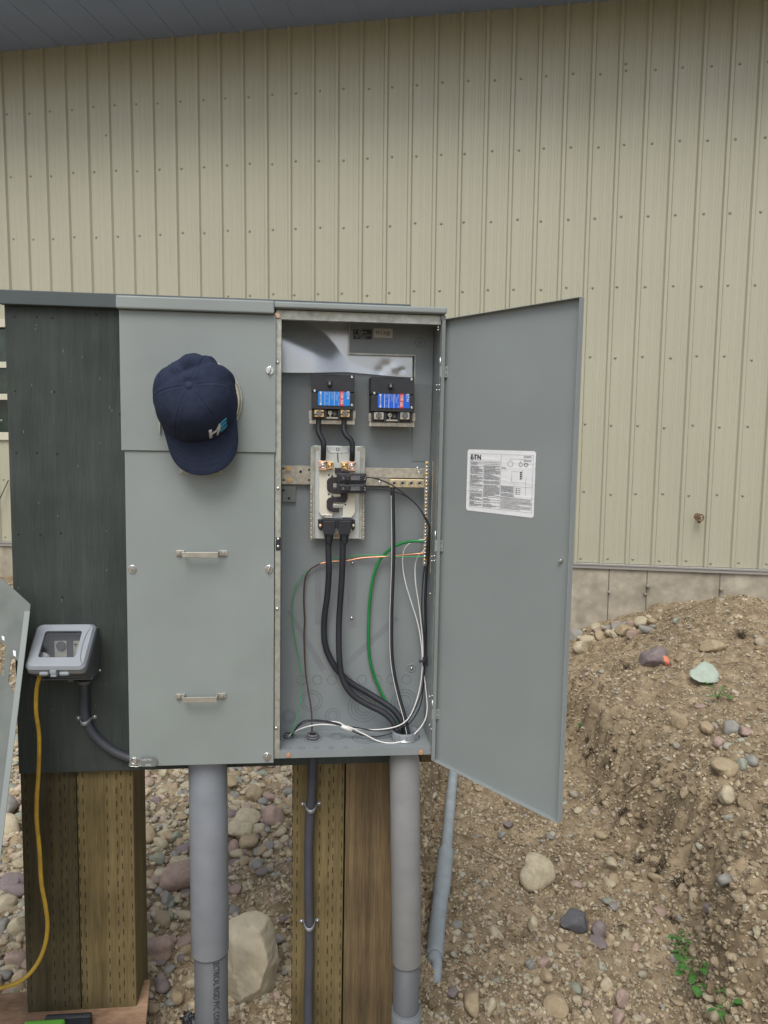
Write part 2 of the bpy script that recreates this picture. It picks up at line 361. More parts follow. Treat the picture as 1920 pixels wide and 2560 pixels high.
# siding around the window opening: two strips high and low where the window is, full height elsewhere
def siding(mb, sel, b0, b1):
    q = pr[sel]; n = len(q); vs = [WL(a, b0, h) for a, h in q]+[WL(a, b1, h) for a, h in q]
    mb.add(vs, [(i, i+1, n+i+1, n+i) for i in range(n-1)])
wa0, wa1 = wx1-1.1, wx1
k0 = int(np.searchsorted(pr[:, 0], wa0)); k1 = int(np.searchsorted(pr[:, 0], wa1))
siding(mb, slice(0, k0+1), EA-.25, BB); siding(mb, slice(k1-1, len(pr)), EA-.25, BB)
siding(mb, slice(k0, k1), EA-.25, wy0); siding(mb, slice(k0, k1), wy1, BB)
mb.build('siding', 'siding', bld)
mb = MB()
wbox(mb, wa0-.05, wa0, wy0-.05, wy1+.05, -.02, .03); wbox(mb, wa1-.03, wa1+.02, wy0-.05, wy1+.05, -.02, .03)
wbox(mb, wa0, wa1-.03, wy0-.05, wy0+.03, -.02, .03); wbox(mb, wa0, wa1-.03, wy1-.03, wy1+.05, -.02, .03)
win = mb.build('window', 'blind', bld)
mb = MB(); wbox(mb, wa0, wa1, wy0, wy1, -.06, -.045); mb.build('pane', 'glassdark', win)
mb = MB()
for y in (912, 992):
    b = wpix(8, y)[1]; wbox(mb, wa0, wa1-.03, b-.03, b+.03, -.04, .012)
mb.build('glazing_bar', 'blind', win)
# screws: the hundred nearest as parts, the rest one part
def screw_mb(mb, a, b, sc_=1.0):
    mb.dome(WL(a, b, .001), WN, .0125*sc_, .009*sc_, 0, 8, 2)
near = []
for i in range(-6, 44):
    for j in range(0, 8):
        q = WL(i*PT, j*RW)
        near.append((float(np.dot(q-CP, q-CP)) if i < 32 else 1e6, i, j))
near.sort()
smesh = None
for d, i, j in near[:100]:
    jx, jy = rng.normal(0, .008), rng.normal(0, .009)
    if smesh is None:
        mb = MB(); mb.dome((0, 0, 0), WN, .0125, .009, 0, 10, 3)
        o = mb.build('siding_screw', 'siding_screw' if 'siding_screw' in MT else mat('painted_screw_head', (.30, .285, .22), .45), bld); smesh = o
        off = ROOT[bld.name]
        for v in o.data.vertices: v.co += off
    else: o = smesh.copy(); COL.objects.link(o); o.parent = bld
    o.location = Vector(WL(i*PT+jx, j*RW+jy, .001))-ROOT[bld.name]
mb = MB()
for d, i, j in near[100:]:
    screw_mb(mb, i*PT+rng.normal(0, .006), j*RW+rng.normal(0, .006))
for x, y in ((265, 338), (1565, 160)): a, b = wpix(x, y); screw_mb(mb, a, b)
tag(mb.build('siding_screws', smesh.data.materials[0], bld), kind='stuff')
# base trim and foundation
mb = MB(); wbox(mb, A0, A1, BB+.003, BB+.022, -.03, .034); wbox(mb, A0, A1, BB+.023, BB+.052, -.03, .026); mb.build('base_trim', 'trim', bld, .003)
mb = MB(); wbox(mb, A0, A1, BB+.055, BB+2.2, -.25, 0)
fo = mb.build('foundation', 'concrete', bld)
mb = MB()
for x in (1521, 1616, 1798):
    a = wpix(x, 1480)[0]; wbox(mb, a-.004, a+.004, BB+.056, BB+1.4, .0005, .003)
mb.build('form_seam', mat('dark_seam', (.13, .115, .09), .9, var=.3, vs=30), fo)
for x, y, r in ((1619.5, 1464, .017), (1612, 1484, .012), (1802, 1472, .017), (1522, 1479, .010)):
    a, b = wpix(x, y); mb = MB(); c = WL(a, b, 0)
    mb.cyl(c, c+WN*.03, r, 10); mb.dome(c+WN*.03, WN, r, .008)
    mb.build('form_tie', 'concrete', fo)
# eave
b = EA
mb = MB(); OV = .95
wbox(mb, A0-2, A1, b-.02, b, -.05, OV)
for k in range(-14, 60):
    a = k*.30; wbox(mb, a-.0015, a+.0015, b+.0005, b+.003, .02, OV-.01)
mb.build('soffit', 'soffit', bld)
mb = MB(); wbox(mb, A0-2, A1, b-.26, b+.03, OV+.001, OV+.03)
v = []
mb.build('fascia', 'fascia', bld, .004)
mb = MB(); wbox(mb, A0-2, A1, b-.30, b-.262, -3.5, OV+.10); mb.build('roof', 'soffit', bld)
# back of the house so that it is a solid building
mb = MB(); wbox(mb, A0, A1, b-.25, BB+2, -3.4, -3.3); wbox(mb, A0, A0+.1, b-.25, BB+2, -3.29, -.26); mb.build('rear_wall', 'siding', bld)
# tap
a, bq = wpix(1743, 1291)
c = WL(a, bq, 0)
tp = thing('wall_tap', 'rusty brass garden tap sticking out of the beige siding right of the open door', 'tap', tuple(c))
mb = MB(); mb.cyl(c-WN*.01, c+WN*.07, .013); mb.cyl(c+WN*.001, c+WN*.006, .03); mb.tube([c+WN*.06, c+WN*.085+WD*.02, c+WN*.085+WD*.05], [.014, .014, .012], 10); mb.build('body', 'rust', tp)
mb = MB(); mb.ring(c+WN*.10, WN, .030, .006); mb.cyl(c+WN*.07, c+WN*.103, .007); mb.cyl(c+WN*.097-WE*.028, c+WN*.097+WE*.028, .004, 8); mb.build('handle', 'rust', tp)
# cable leaning on the wall at far left
q0 = WL(*wpix(26, 1200), .03); q1 = WL(*wpix(-14, 1310), .12)
mb = MB(); mb.tube([q0, (q0+q1)/2+np.array([0, 0, -.01]), q1], .006, 6)
tag(mb.build('wire', 'black', None, loc=tuple(q1)), 'thin dark wire slanting down the siding left of the dark board', 'wire')

# ============================================================ GROUND
def _hash(ix, iy, s):
    h = (ix.astype(np.int64)*374761393+iy.astype(np.int64)*668265263+s*982451653) & 0xffffffff
    h = ((h ^ (h >> 13))*1274126177) & 0xffffffff
    return ((h ^ (h >> 16)) & 0xffff)/65535.0
def vnoise(x, y, s=0):
    ix, iy = np.floor(x), np.floor(y); fx, fy = x-ix, y-iy; fx = fx*fx*(3-2*fx); fy = fy*fy*(3-2*fy)
    a = _hash(ix, iy, s); b_ = _hash(ix+1, iy, s); c_ = _hash(ix, iy+1, s); d_ = _hash(ix+1, iy+1, s)
    return (a*(1-fx)+b_*fx)*(1-fy)+(c_*(1-fx)+d_*fx)*fy-.5
def fbm(x, y, f, o=5, s=0, g=.5):
    r = 0; a = 1
    for k in range(o): r = r+a*vnoise(x*f+17.3*k, y*f-9.1*k, s+k); a *= g; f *= 2.03
    return r
def ss(t): t = np.clip(t, 0, 1); return t*t*(3-2*t)
TF = -.42
YL = [-3, 1.4, 2.4, 3.5, 4.2, 5.5, 7]; XL = [.35, .33, .38, .62, .80, 1.0, 1.1]
YR = [-3, 1.4, 2.1, 2.45, 3.2, 3.7, 5.0, 6.5]; XR = [1.25, 1.27, 1.34, 1.40, 1.48, 1.52, 1.62, 1.5]
def ground(x, y, rough=True):
    x = np.asarray(x, float); y = np.asarray(y, float)
    wob = fbm(x, y, 2.2, 4, 5)*.16
    xl = np.interp(y, YL, XL)+wob*.5; xr = np.interp(y, YR, XR)+wob
    zl = -.13*(1-ss((y-1.9)/1.0))*ss((x+.75)/.45)-.02
    zl = zl+fbm(x, y, .9, 3, 2)*.05
    mound = .29*np.exp(-((x-3.45)/.95)**2-((y-5.2)/1.0)**2)+.09*np.exp(-((x-2.5)/.6)**2-((y-4.6)/1.6)**2)+.10*np.exp(-((x-2.2)/.5)**2-((y-2.6)/1.1)**2)
    zr = -.02+mound+fbm(x, y, 1.3, 4, 9)*.10
    zr = zr+.07*ss((3.6-y)/1.2)*ss((x-1.7)/.4)-.33*ss((y-4.3)/1.5)*ss((3.5-x)/1.3)
    fl = TF+fbm(x, y, 1.7, 4, 21)*.07+.10*ss((y-4.3)/2.2)
    tl = ss((xl-x)/.10+.0); tr_ = np.clip((x-xr)/.48, 0, 1)
    tr_ = ss(tr_)*.55+.45*ss(tr_*1.9-.1)
    z = fl+(zl-fl)*tl+(zr-fl)*tr_
    if rough:
        bank = np.exp(-((tr_-.5)/.35)**2)+np.exp(-((tl-.5)/.35)**2)
        soil = np.clip(ss((x-(-.25))/.7)+0*ss((2.6-y)/.5), 0, 1)
        z = z+(.35+.65*soil)*(fbm(x, y, 6, 4, 31)*.035+np.abs(fbm(x, y, 14, 4, 47))*.030+fbm(x, y, 55, 3, 61)*.008)
        z = z+bank*(fbm(x, y, 5, 4, 71)*.16+np.abs(fbm(x, y, 9, 5, 81))*.15+fbm(x, y, 30, 4, 85)*.06)
    # nothing comes up under the plywood sheet
    fl2 = ss((-.42-x)/.12)*ss((2.0-y)/.12)
    z = z*(1-fl2)+(-.035)*fl2
    return z
def graded(a, b, h, far, n):
    core = np.arange(a, b, h); t = np.linspace(0, 1, n+1)[1:]**2.2
    return np.r_[(a-(far+a)*t)[::-1] if far+a > 0 else a-far*t[::-1], core, core[-1]+(far-core[-1])*t]
xs = graded(-2.6, 3.9, .0165, 60, 40); ys = graded(1.35, 7.3, .0165, 60, 40)
X, Y = np.meshgrid(xs, ys); Zg = ground(X, Y)
nx, ny = len(xs), len(ys)
me = bpy.data.meshes.new('ground'); me.vertices.add(nx*ny); me.vertices.foreach_set('co', np.stack([X, Y, Zg], -1).astype(np.float32).ravel())
idx = np.arange(nx*ny).reshape(ny, nx); q = np.stack([idx[:-1, :-1], idx[:-1, 1:], idx[1:, 1:], idx[1:, :-1]], -1).reshape(-1, 4)
me.loops.add(q.size); me.loops.foreach_set('vertex_index', q.ravel().astype(np.int32)); me.polygons.add(len(q)); me.polygons.foreach_set('loop_start', np.arange(0, q.size, 4, dtype=np.int32)); me.polygons.foreach_set('use_smooth', np.ones(len(q), bool))
me.update(calc_edges=True); me.validate(); me.materials.append(MT['soil'])
go = bpy.data.objects.new('ground', me); COL.objects.link(go); tag(go, kind='structure')
def gpix(x, y):                     # where the ground is seen at (x, y)
    d = ray(x, y)
    t = np.linspace(1.2, 9, 1500); p = CP+d*t[:, None]/1.0
    z = ground(p[:, 0], p[:, 1]); k = np.argmax(p[:, 2] < z)
    return p[k]
# ---- stones
def ico(sub):
    bm = bmesh.new(); bmesh.ops.create_icosphere(bm, subdivisions=sub, radius=1); v = np.array([v.co[:] for v in bm.verts]); f = np.array([[v.index for v in p.verts] for p in bm.faces]); bm.free(); return v, f
def variants(sub, n, ang, seed, cut=(.55, .85)):
    v, f = ico(sub); rg = np.random.default_rng(seed); out = []
    for k in range(n):
        q = v.copy(); fr = rg.normal(0, 1, (5, 3)); ph = rg.uniform(0, 6, 5)
        d = 1+sum(.10*np.sin(q@fr[i]*1.6+ph[i]) for i in range(5))
        q = q*d[:, None]
        for _ in range(ang):
            nn = rg.normal(0, 1, 3); nn /= np.linalg.norm(nn); c_ = rg.uniform(*cut); s_ = q@nn; q = q-np.outer(np.maximum(s_-c_, 0)*.92, nn)
        out.append(q)
    return np.array(out), f
def scatter(name, pos, siz, var, m_, flat=(.45, .8), sink=.3, smooth=True, tilt=.3, seed=1):
    V, fc = var; rg = np.random.default_rng(seed); N = len(pos); k = rg.integers(0, len(V), N); v = V[k].copy()
    s = np.stack([siz*rg.uniform(.9, 1.35, N), siz*rg.uniform(.65, 1., N), siz*rg.uniform(*flat, N)], -1)
    v *= s[:, None, :]
    ax = rg.normal(0, tilt, (N, 2)); cz = rg.uniform(0, 6.28, N)
    def rot(v, a, i, j):
        c_, s_ = np.cos(a)[:, None], np.sin(a)[:, None]; x, y = v[..., i].copy(), v[..., j].copy(); v[..., i] = c_*x-s_*y; v[..., j] = s_*x+c_*y
    rot(v, ax[:, 0], 1, 2); rot(v, ax[:, 1], 0, 2); rot(v, cz, 0, 1)
    p = pos.copy(); p[:, 2] += s[:, 2]*(1-2*sink)
    v += p[:, None, :]
    nv = v.shape[1]; F_ = (fc[None]+(np.arange(N)*nv)[:, None, None]).reshape(-1, 3)
    me = bpy.data.meshes.new(name); me.vertices.add(N*nv); me.vertices.foreach_set('co', v.astype(np.float32).ravel())
    me.loops.add(F_.size); me.loops.foreach_set('vertex_index', F_.ravel().astype(np.int32)); me.polygons.add(len(F_)); me.polygons.foreach_set('loop_start', np.arange(0, F_.size, 3, dtype=np.int32))
    me.polygons.foreach_set('use_smooth', np.full(len(F_), smooth)); me.update(calc_edges=True); me.materials.append(MT[m_])
    o = bpy.data.objects.new(name, me); COL.objects.link(o); tag(o, kind='stuff'); return o
def polar(n, seed, rmin=1.75, rmax=8.5, a0=-32, a1=42):
    rg = np.random.default_rng(seed); r = np.exp(rg.uniform(math.log(rmin), math.log(rmax), n)); a = np.radians(rg.uniform(a0, a1, n))
    x, y = r*np.sin(a), r*np.cos(a)
    # keep this side of the wall, off the plywood
    s_ = (np.stack([x, y], -1)-W0[:2])@WN[:2]; ok = (s_ > .04) & ~((x < -.38) & (y < 1.99))
    return x[ok], y[ok]
def gravelness(x, y):
    b_ = np.interp(y, [1.8, 2.2, 2.6, 3.2, 4.5, 7], [-.62, -.50, -.25, .12, .45, .7])
    return ss((b_-x)/.30+.5+fbm(x, y, 1.6, 3, 93)*1.6)
clod_v = variants(2, 10, 5, 8); big_v = variants(2, 14, 2, 3); big_s = variants(3, 14, 3, 4); chip_v = variants(1, 14, 3, 5)
def place(n, seed, dens, smin, smed, sig, smax, kmin=.0010, slope=False):
    x, y = polar(n, seed); rg = np.random.default_rng(seed+1); keep = rg.uniform(0, 1, len(x)) < dens(x, y); x, y = x[keep], y[keep]
    if slope:
        e = .04; g_ = np.hypot(ground(x+e, y)-ground(x-e, y), ground(x, y+e)-ground(x, y-e))/(2*e); keep = rg.uniform(0, 1, len(x)) < .04+np.maximum(0, g_-.4)*.9; x, y = x[keep], y[keep]
    s = np.clip(np.exp(rg.normal(math.log(smed), sig, len(x))), smin, smax); s = np.maximum(s, kmin*np.hypot(x, y))
    return np.stack([x, y, ground(x, y)], -1), s
Pg, Sg = place(36000, 100, gravelness, .005, .0115, .45, .028)
Pd, Sd = place(9500, 110, lambda x, y: .8*(1-gravelness(x, y)), .005, .0095, .45, .034)
allP = np.r_[Pg, Pd]; allS = np.r_[Sg, Sd]
rel = allS/np.linalg.norm(allP-CP, axis=1)
def screen(p):
    v = p-CP; z = v@cf; return 960+F*(v@cr)/z, 1280-F*(v@cu)/z
sx, sy = screen(allP)
vis = (sx > 0) & (sx < 1920) & (sy > 1400) & (sy < 2570)
vis &= ~((sx > 48) & (sx < 1100) & (sy < 1925)); vis &= ~((sx > 52) & (sx < 372)); vis &= ~((sx > 728) & (sx < 1060)); vis &= ~((sx > 470) & (sx < 574)); vis &= ~((sx > 1080) & (sx < 1405) & (sy < 1890+(sx-1080)*.45))
rank = np.where(vis, rel, 0); top = np.argsort(-rank)[:230]
mask = np.ones(len(allP), bool); mask[top] = False
ng = len(Pg); mg, md = mask[:ng], mask[ng:]
scatter('gravel', Pg[mg], Sg[mg], big_v, 'stone', seed=5)
scatter('stones', Pd[md], Sd[md], big_v, 'stone', sink=.42, seed=6)
Pc, Sc = place(85000, 120, lambda x, y: 1-.6*gravelness(x, y), .002, .0050, .5, .014, .0010)
scatter('stone_chips', Pc, Sc, chip_v, 'chip', flat=(.28, .6), sink=.35, smooth=False, tilt=.5, seed=7)
Pc, Sc = place(42000, 130, lambda x, y: 1-.8*gravelness(x, y), .002, .0042, .5, .014, .0008)
scatter('dirt_clods', Pc, Sc, chip_v, 'clod', flat=(.6, 1.), sink=.3, smooth=False, tilt=.6, seed=8)
Pc, Sc = place(110000, 140, lambda x, y: ss((x-.15)/.3), .004, .0065, .55, .026, .001, True)
scatter('bank_clods', Pc, Sc, clod_v, 'clod', flat=(.6, 1.), sink=.45, smooth=False, tilt=.7, seed=9)
# the individual cobbles
tones = list(SC); cob_mesh = {}
def stone_mesh(k, tone, V=None):
    key = (k, tone)
    if key not in cob_mesh:
        Vv, fc = big_s; me = bpy.data.meshes.new('cobble'); me.from_pydata([tuple(p) for p in Vv[k]], [], [tuple(f) for f in fc.tolist()]); me.update()
        me.polygons.foreach_set('use_smooth', [True]*len(me.polygons)); me.materials.append(MT['st_'+tone]); cob_mesh[key] = me
    return cob_mesh[key]
def zone(x, y, px, py):
    if x > np.interp(y, YR, XR)+.1: return 'on the spoil bank right of the open door'
    if x > np.interp(y, YL, XL)-.15: return 'on the trench floor right of the posts'
    if px < 60: return 'beside the left edge of the dark board'
    if px < 475: return 'between the left posts and the thick grey conduit'
    return 'between the thick grey conduit and the middle posts'
rg = np.random.default_rng(77)
for t in top:
    p = allP[t]; s = allS[t]; tone = tones[rg.choice(6, p=[.32, .28, .14, .12, .07, .07])]
    o = bpy.data.objects.new('cobble', stone_mesh(int(rg.integers(0, 14)), tone)); COL.objects.link(o)
    f_ = rg.uniform(.5, .85); o.scale = (s*rg.uniform(1, 1.4), s*rg.uniform(.75, 1), s*f_)
    o.rotation_euler = (rg.normal(0, .2), rg.normal(0, .2), rg.uniform(0, 6.28))
    o.location = (p[0], p[1], p[2]+s*f_*.35)
    z_ = zone(p[0], p[1], sx[t], sy[t])
    tag(o, f'small {tone} cobble lying {z_}', 'stone', f'{tone} cobbles {z_}')
# named rocks: px of the centre, half sizes in metres (across, deep, high)
def rock(name, label, px, py, a, b_, h, m_, k=0, rz=0., tilt=(0, 0), lift=.35, sub=4, ang=6, seed=1, Yfix=None, rgh=.03, boxy=1, cut=(.55, .85)):
    V, fc = variants(sub, 1, ang, seed, cut); v = V[0]; v = np.sign(v)*np.abs(v)**boxy
    nz = np.array([fbm(v[:, 0]+5*seed, v[:, 1]+v[:, 2]*.7, 1.6, 5, seed)]).T; v = v*(1+nz*rgh*6)
    p = gpix(px, py) if Yfix is None else Yfix
    me = bpy.data.meshes.new(name); me.from_pydata([(q[0]*a, q[1]*b_, q[2]*h) for q in v], [], [tuple(f) for f in fc.tolist()]); me.update()
    me.polygons.foreach_set('use_smooth', [True]*len(me.polygons)); me.materials.append(m_ if not isinstance(m_, str) else MT[m_])
    o = bpy.data.objects.new(name, me); COL.objects.link(o); o.rotation_euler = (tilt[0], tilt[1], rz); o.location = (p[0], p[1], p[2]+h*lift)
    return tag(o, label, 'rock')
m_bould = mat('pale_boulder', (.60, .545, .42), .85, 0, .16, 6, .9, 25, .2, col2=(.47, .415, .30))
q = P(637, 2405, 2.06)
bp_ = [P(*Z5(x, y), 2.07) for x, y in ((1300, 930), (1400, 868), (1480, 860), (1565, 895), (1598, 1000), (1612, 1150), (1602, 1290), (1545, 1385), (1430, 1445), (1385, 1500), (1320, 1450), (1235, 1300), (1235, 1000))]
bp_ += [P(*Z5(x, y), 1.985) for x, y in ((1400, 945), (1500, 990), (1548, 1170), (1500, 1320), (1385, 1400), (1330, 1250), (1340, 1050))]+[P(*Z5(x, y), 2.19) for x, y in ((1330, 960), (1540, 940), (1570, 1250), (1330, 1350))]
bm = bmesh.new()
for p_ in bp_: bm.verts.new(p_-q)
hl = bmesh.ops.convex_hull(bm, input=bm.verts[:]); bmesh.ops.delete(bm, geom=[v for v in bm.verts if not v.link_faces], context='VERTS')
bmesh.ops.bevel(bm, geom=bm.edges[:], offset=.006, segments=2, affect='EDGES', profile=.6); bmesh.ops.triangulate(bm, faces=bm.faces)
for _ in range(3): bmesh.ops.subdivide_edges(bm, edges=[e for e in bm.edges if e.calc_length() > .008], cuts=1, use_grid_fill=True); bmesh.ops.triangulate(bm, faces=bm.faces)
bm.normal_update()
va = np.array([v.co[:] for v in bm.verts]); dd_ = fbm(va[:, 0]+va[:, 1]*.5, va[:, 2]+va[:, 1]*.3, 14, 5, 301)*.012+np.abs(fbm(va[:, 0]*1.6+va[:, 2], va[:, 2]*.5, 9, 3, 311))*-.010
for v, d_ in zip(bm.verts, dd_): v.co += v.normal*float(d_)
me = bpy.data.meshes.new('boulder'); bm.to_mesh(me); bm.free(); me.polygons.foreach_set('use_smooth', [True]*len(me.polygons)); me.materials.append(m_bould)
o = bpy.data.objects.new('boulder', me); COL.objects.link(o); o.location = q; tag(o, 'large pale angular boulder standing behind the thick left conduit', 'rock')
rock('boulder', 'round tan boulder sitting in the middle of the trench floor', 1336, 2205, .070, .06, .066, 'st_cream', seed=22, lift=.6, rgh=.012, ang=3, boxy=.85)
m_dg = mat('dark_grey_rock', (.135, .14, .15), .75, 0, .2, 12, .5, 60, .3, col2=(.10, .10, .105))
rock('rock', 'dark grey angular rock on the trench floor below the round tan boulder', 1442, 2318, .066, .045, .045, m_dg, seed=23, lift=.6, ang=9, rz=.2)
rock('rock', 'smooth purplish cobble leaning against the dark grey angular rock', 1496, 2338, .026, .024, .034, 'st_purplish', seed=24, lift=.6, ang=1, rgh=.01)
rock('rock', 'oval speckled pale cobble left of the dark grey angular rock', 1333, 2320, .020, .022, .030, 'st_cream', seed=25, lift=.4, ang=1, rgh=.01)
rock('rock', 'flat tan cobble right of the purplish cobble in the trench', 1530, 2355, .024, .022, .028, 'st_tan', seed=26, lift=.3, ang=5)
m_pp = bpy.data.materials.get('purplish_stone')
rock('rock', 'large purplish rock with a bright orange paint mark on the spoil mound', 1636, 1660, .105, .08, .080, 'st_purplish', seed=31, lift=.35, ang=4)
o = rock('slate', 'pale green flat slab lying on the spoil mound', 1762, 1705, .105, .085, .022, mat('pale_green_slate', (.37, .43, .36), .7, 0, .1, 12, .4, 50, .3), seed=33, lift=2.0, ang=12, tilt=(.55, -.05), rz=.15)
rock('rock', 'pale grey block of stone against the foundation beside the open door', 1438, 1595, .07, .06, .085, 'st_grey', seed=35, lift=.2, ang=8)
rock('rock', 'long tan cobble above the green slab on the spoil mound', 1783, 1623, .085, .05, .035, 'st_tan', seed=36, ang=1)
for px, py, a, h, tn, lb in [(1452, 1625, .07, .05, 'cream', 'rounded cream rock below the grey block by the foundation'), (1500, 1593, .055, .04, 'tan', 'tan rock at the foot of the foundation near the open door'), (1560, 1580, .09, .05, 'tan', 'wide tan rock at the foot of the foundation'), (1600, 1560, .09, .05, 'cream', 'long cream rock against the foundation left of the mound top'), (1690, 1555, .03, .03, 'greenish', 'small pale bluish stone on the slope against the foundation'),
                          (1768, 1828, .04, .035, 'tan', 'tan oval cobble in the row of stones on the spoil bank'), (1826, 1830, .042, .035, 'grey', 'dark grey cobble in the row of stones on the spoil bank'), (1800, 1862, .032, .03, 'pinkish', 'reddish cobble in the row of stones on the spoil bank'), (1866, 1832, .045, .022, 'pinkish', 'flat pink cobble at the right end of the row on the spoil bank'),
                          (1700, 1812, .045, .04, 'tan', 'rounded brown cobble on the slope left of the row of stones'), (1810, 1925, .06, .03, 'tan', 'long flat tan stone low on the spoil bank'), (1856, 1915, .03, .028, 'greenish', 'pale green cobble low on the spoil bank'), (1880, 1905, .03, .028, 'grey', 'small round grey cobble beside the pale green cobble'), (1815, 2000, .045, .04, 'cream', 'yellowish angular rock on the face of the spoil bank'),
                          (1815, 2205, .032, .026, 'grey', 'dark cobble near the right edge on the face of the spoil bank'), (1772, 2275, .022, .022, 'purplish', 'purple pebble on the bank above the green weeds'),
                          (1360, 2410, .026, .024, 'pinkish', 'pinkish cobble in the cluster on the trench floor'), (1325, 2415, .02, .022, 'grey', 'grey cobble at the left of the cluster on the trench floor'), (1364, 2445, .024, .022, 'tan', 'tan cobble at the bottom right of the cluster on the trench floor'), (1340, 2457, .02, .018, 'cream', 'pale cobble at the bottom of the cluster on the trench floor'),
                          (1180, 2520, .042, .035, 'tan', 'large brown cobble at the bottom edge of the trench'), (1222, 2525, .030, .030, 'cream', 'cream cobble next to the large brown one at the bottom of the trench'), (1385, 2520, .05, .03, 'tan', 'dark angular clod at the bottom of the trench'), (1520, 2470, .025, .028, 'cream', 'cream egg-shaped stone near the bottom of the trench'), (1556, 2500, .03, .028, 'pinkish', 'pinkish stone near the bottom of the trench'), (1545, 2550, .035, .03, 'pinkish', 'pink stone cut by the bottom edge of the picture'),
                          (636, 1995, .042, .035, 'tan', 'rusty yellow rock just right of the thick left conduit'), (612, 2055, .06, .04, 'cream', 'large cream rock right of the thick conduit below the rusty yellow one'), (602, 2082, .055, .032, 'cream', 'flat cream rock in front of the large cream rock'), (645, 2082, .028, .028, 'cream', 'small white stone right of the flat cream rock'), (685, 2055, .05, .04, 'pinkish', 'pink flat stone beside the middle posts'), (585, 2123, .026, .024, 'pinkish', 'round pinkish cobble beside the conduit below the cream rocks'), (620, 2110, .045, .026, 'tan', 'speckled tan stone right of the round pinkish cobble'),
                          (450, 2205, .075, .05, 'pinkish', 'large pink rock half hidden by the thick left conduit'), (408, 2190, .042, .028, 'cream', 'long cream cobble left of the large pink rock'), (445, 2165, .035, .026, 'cream', 'cream cobble above the large pink rock'), (417, 2257, .026, .026, 'grey', 'pale grey round cobble below the cream cobbles'), (415, 2295, .02, .018, 'greenish', 'green pebble left of the thick conduit'), (400, 2388, .046, .04, 'pinkish', 'big round purple-pink cobble between left posts and conduit'), (404, 2470, .026, .03, 'purplish', 'dark oval cobble beside the plywood sheet'), (440, 2500, .024, .022, 'tan', 'tan cobble at the bottom left of the thick conduit'), (376, 2100, .035, .03, 'tan', 'tan cobble against the right side of the left posts'),
                          (20, 2085, .05, .045, 'cream', 'big cream cobble at the left edge beyond the left posts'), (18, 2030, .035, .04, 'grey', 'grey cobble at the left edge above the cream one'), (28, 2220, .05, .035, 'purplish', 'dark purple cobble at the left edge'), (15, 2275, .035, .03, 'cream', 'cream stone at the left edge below the purple cobble'), (50, 2335, .035, .035, 'cream', 'pale stone touching the left post'), (50, 2410, .03, .025, 'pinkish', 'reddish cobble near the yellow cord')]:
    rock('rock', lb, px, py+4, a, a*.8, h, 'st_'+tn, seed=px+py, ang=2, rz=(px % 7)*.3, lift=.6, rgh=.012)
# heap of stones at the foot of the foundation
rl = random.Random(21)
for k in range(34):
    t = rl.random(); x = 1422+t*215; y = 1596-t*42+rl.uniform(-12, 26); tn = rl.choice(['cream', 'cream', 'tan', 'grey', 'pinkish']); p = gpix(x, y); s = rl.uniform(.022, .052)
    o = bpy.data.objects.new('cobble', stone_mesh(rl.randrange(14), tn)); COL.objects.link(o); f_ = rl.uniform(.55, .85); o.scale = (s*1.2, s*.9, s*f_); o.rotation_euler = (rl.gauss(0, .2), rl.gauss(0, .2), rl.uniform(0, 6)); o.location = (p[0], p[1], p[2]+s*f_*.6)
    tag(o, f'{tn} cobble in the heap of stones at the foot of the foundation', 'stone', f'{tn} cobbles heaped against the foundation')
# orange paint mark: patch of the rock's own mesh
pr_ = [o for o in bpy.data.objects if o.get('label', '').startswith('large purplish rock')][0]
MT['orange'] = mat('orange_marking_paint', (.80, .25, .14), .6); pr_.data.materials.append(MT['orange'])
mw = Matrix.LocRotScale(pr_.location, pr_.rotation_euler, None)
for p_ in pr_.data.polygons:
    u_, v_ = screen(np.array([list(mw @ p_.center)]))
    if 1662 < u_[0]+ (v_[0]-1655)*-.25 < 1674 and 1640 < v_[0] < 1668: p_.material_index = 1
# ============================================================ ENCLOSURE
enc = thing('electrical_enclosure', 'tall grey two-bay electrical enclosure with its right bay open, mounted on the dark board', 'electrical panel', (-.05, 1.78, .73))
YF, YI, YB = 1.72, 1.84, 1.848
mb = MB()
mb.box(-.411, -.409, YF+.003, YB-.001, .731, 1.778); mb.box(-.409, .3035, YI+.0005, YB, .731, 1.79)
mb.box(-.409, -.079, YF+.004, YI, .731, .733); mb.box(-.076, -.0645, YF+.004, YI, .740, 1.785)
mb.build('cabinet_body', 'paint', enc)
mb = MB()
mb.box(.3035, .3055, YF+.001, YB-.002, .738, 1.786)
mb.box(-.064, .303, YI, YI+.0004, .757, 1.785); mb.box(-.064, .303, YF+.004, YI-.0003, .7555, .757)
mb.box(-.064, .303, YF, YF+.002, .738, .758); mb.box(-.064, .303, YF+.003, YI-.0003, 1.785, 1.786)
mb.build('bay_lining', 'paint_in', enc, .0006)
mb = MB()
mb.box(-.0755, -.0632, YF, YF+.003, .738, 1.768); mb.box(-.0642, -.0628, YF-.001, YF+.018, .742, 1.768)
mb.box(-.0755, .302, YF-.0005, YF+.002, 1.769, 1.788); mb.box(-.0628, .302, YF-.002, YF+.012, 1.7675, 1.769)
mb.box(.3022, .3028, YF-.004, YF+.014, .742, 1.767); mb.box(.3030, .3095, YF+.003, YF+.005, .742, 1.768)
mb.build('steel_frame', 'galv', enc, .0004)
mb = MB(); mb.box(-.42, -.078, 1.697, 1.86, 1.776, 1.804); mb.box(-.078, .312, 1.698, 1.86, 1.7895, 1.8035)
mb.prism([(.3, 1.712, 1.777), (.3125, 1.712, 1.777), (.3125, 1.86, 1.777), (.3, 1.86, 1.777)], (0, 0, .012))
mb.build('rain_hood', 'paint', enc, .0035, seg=3)
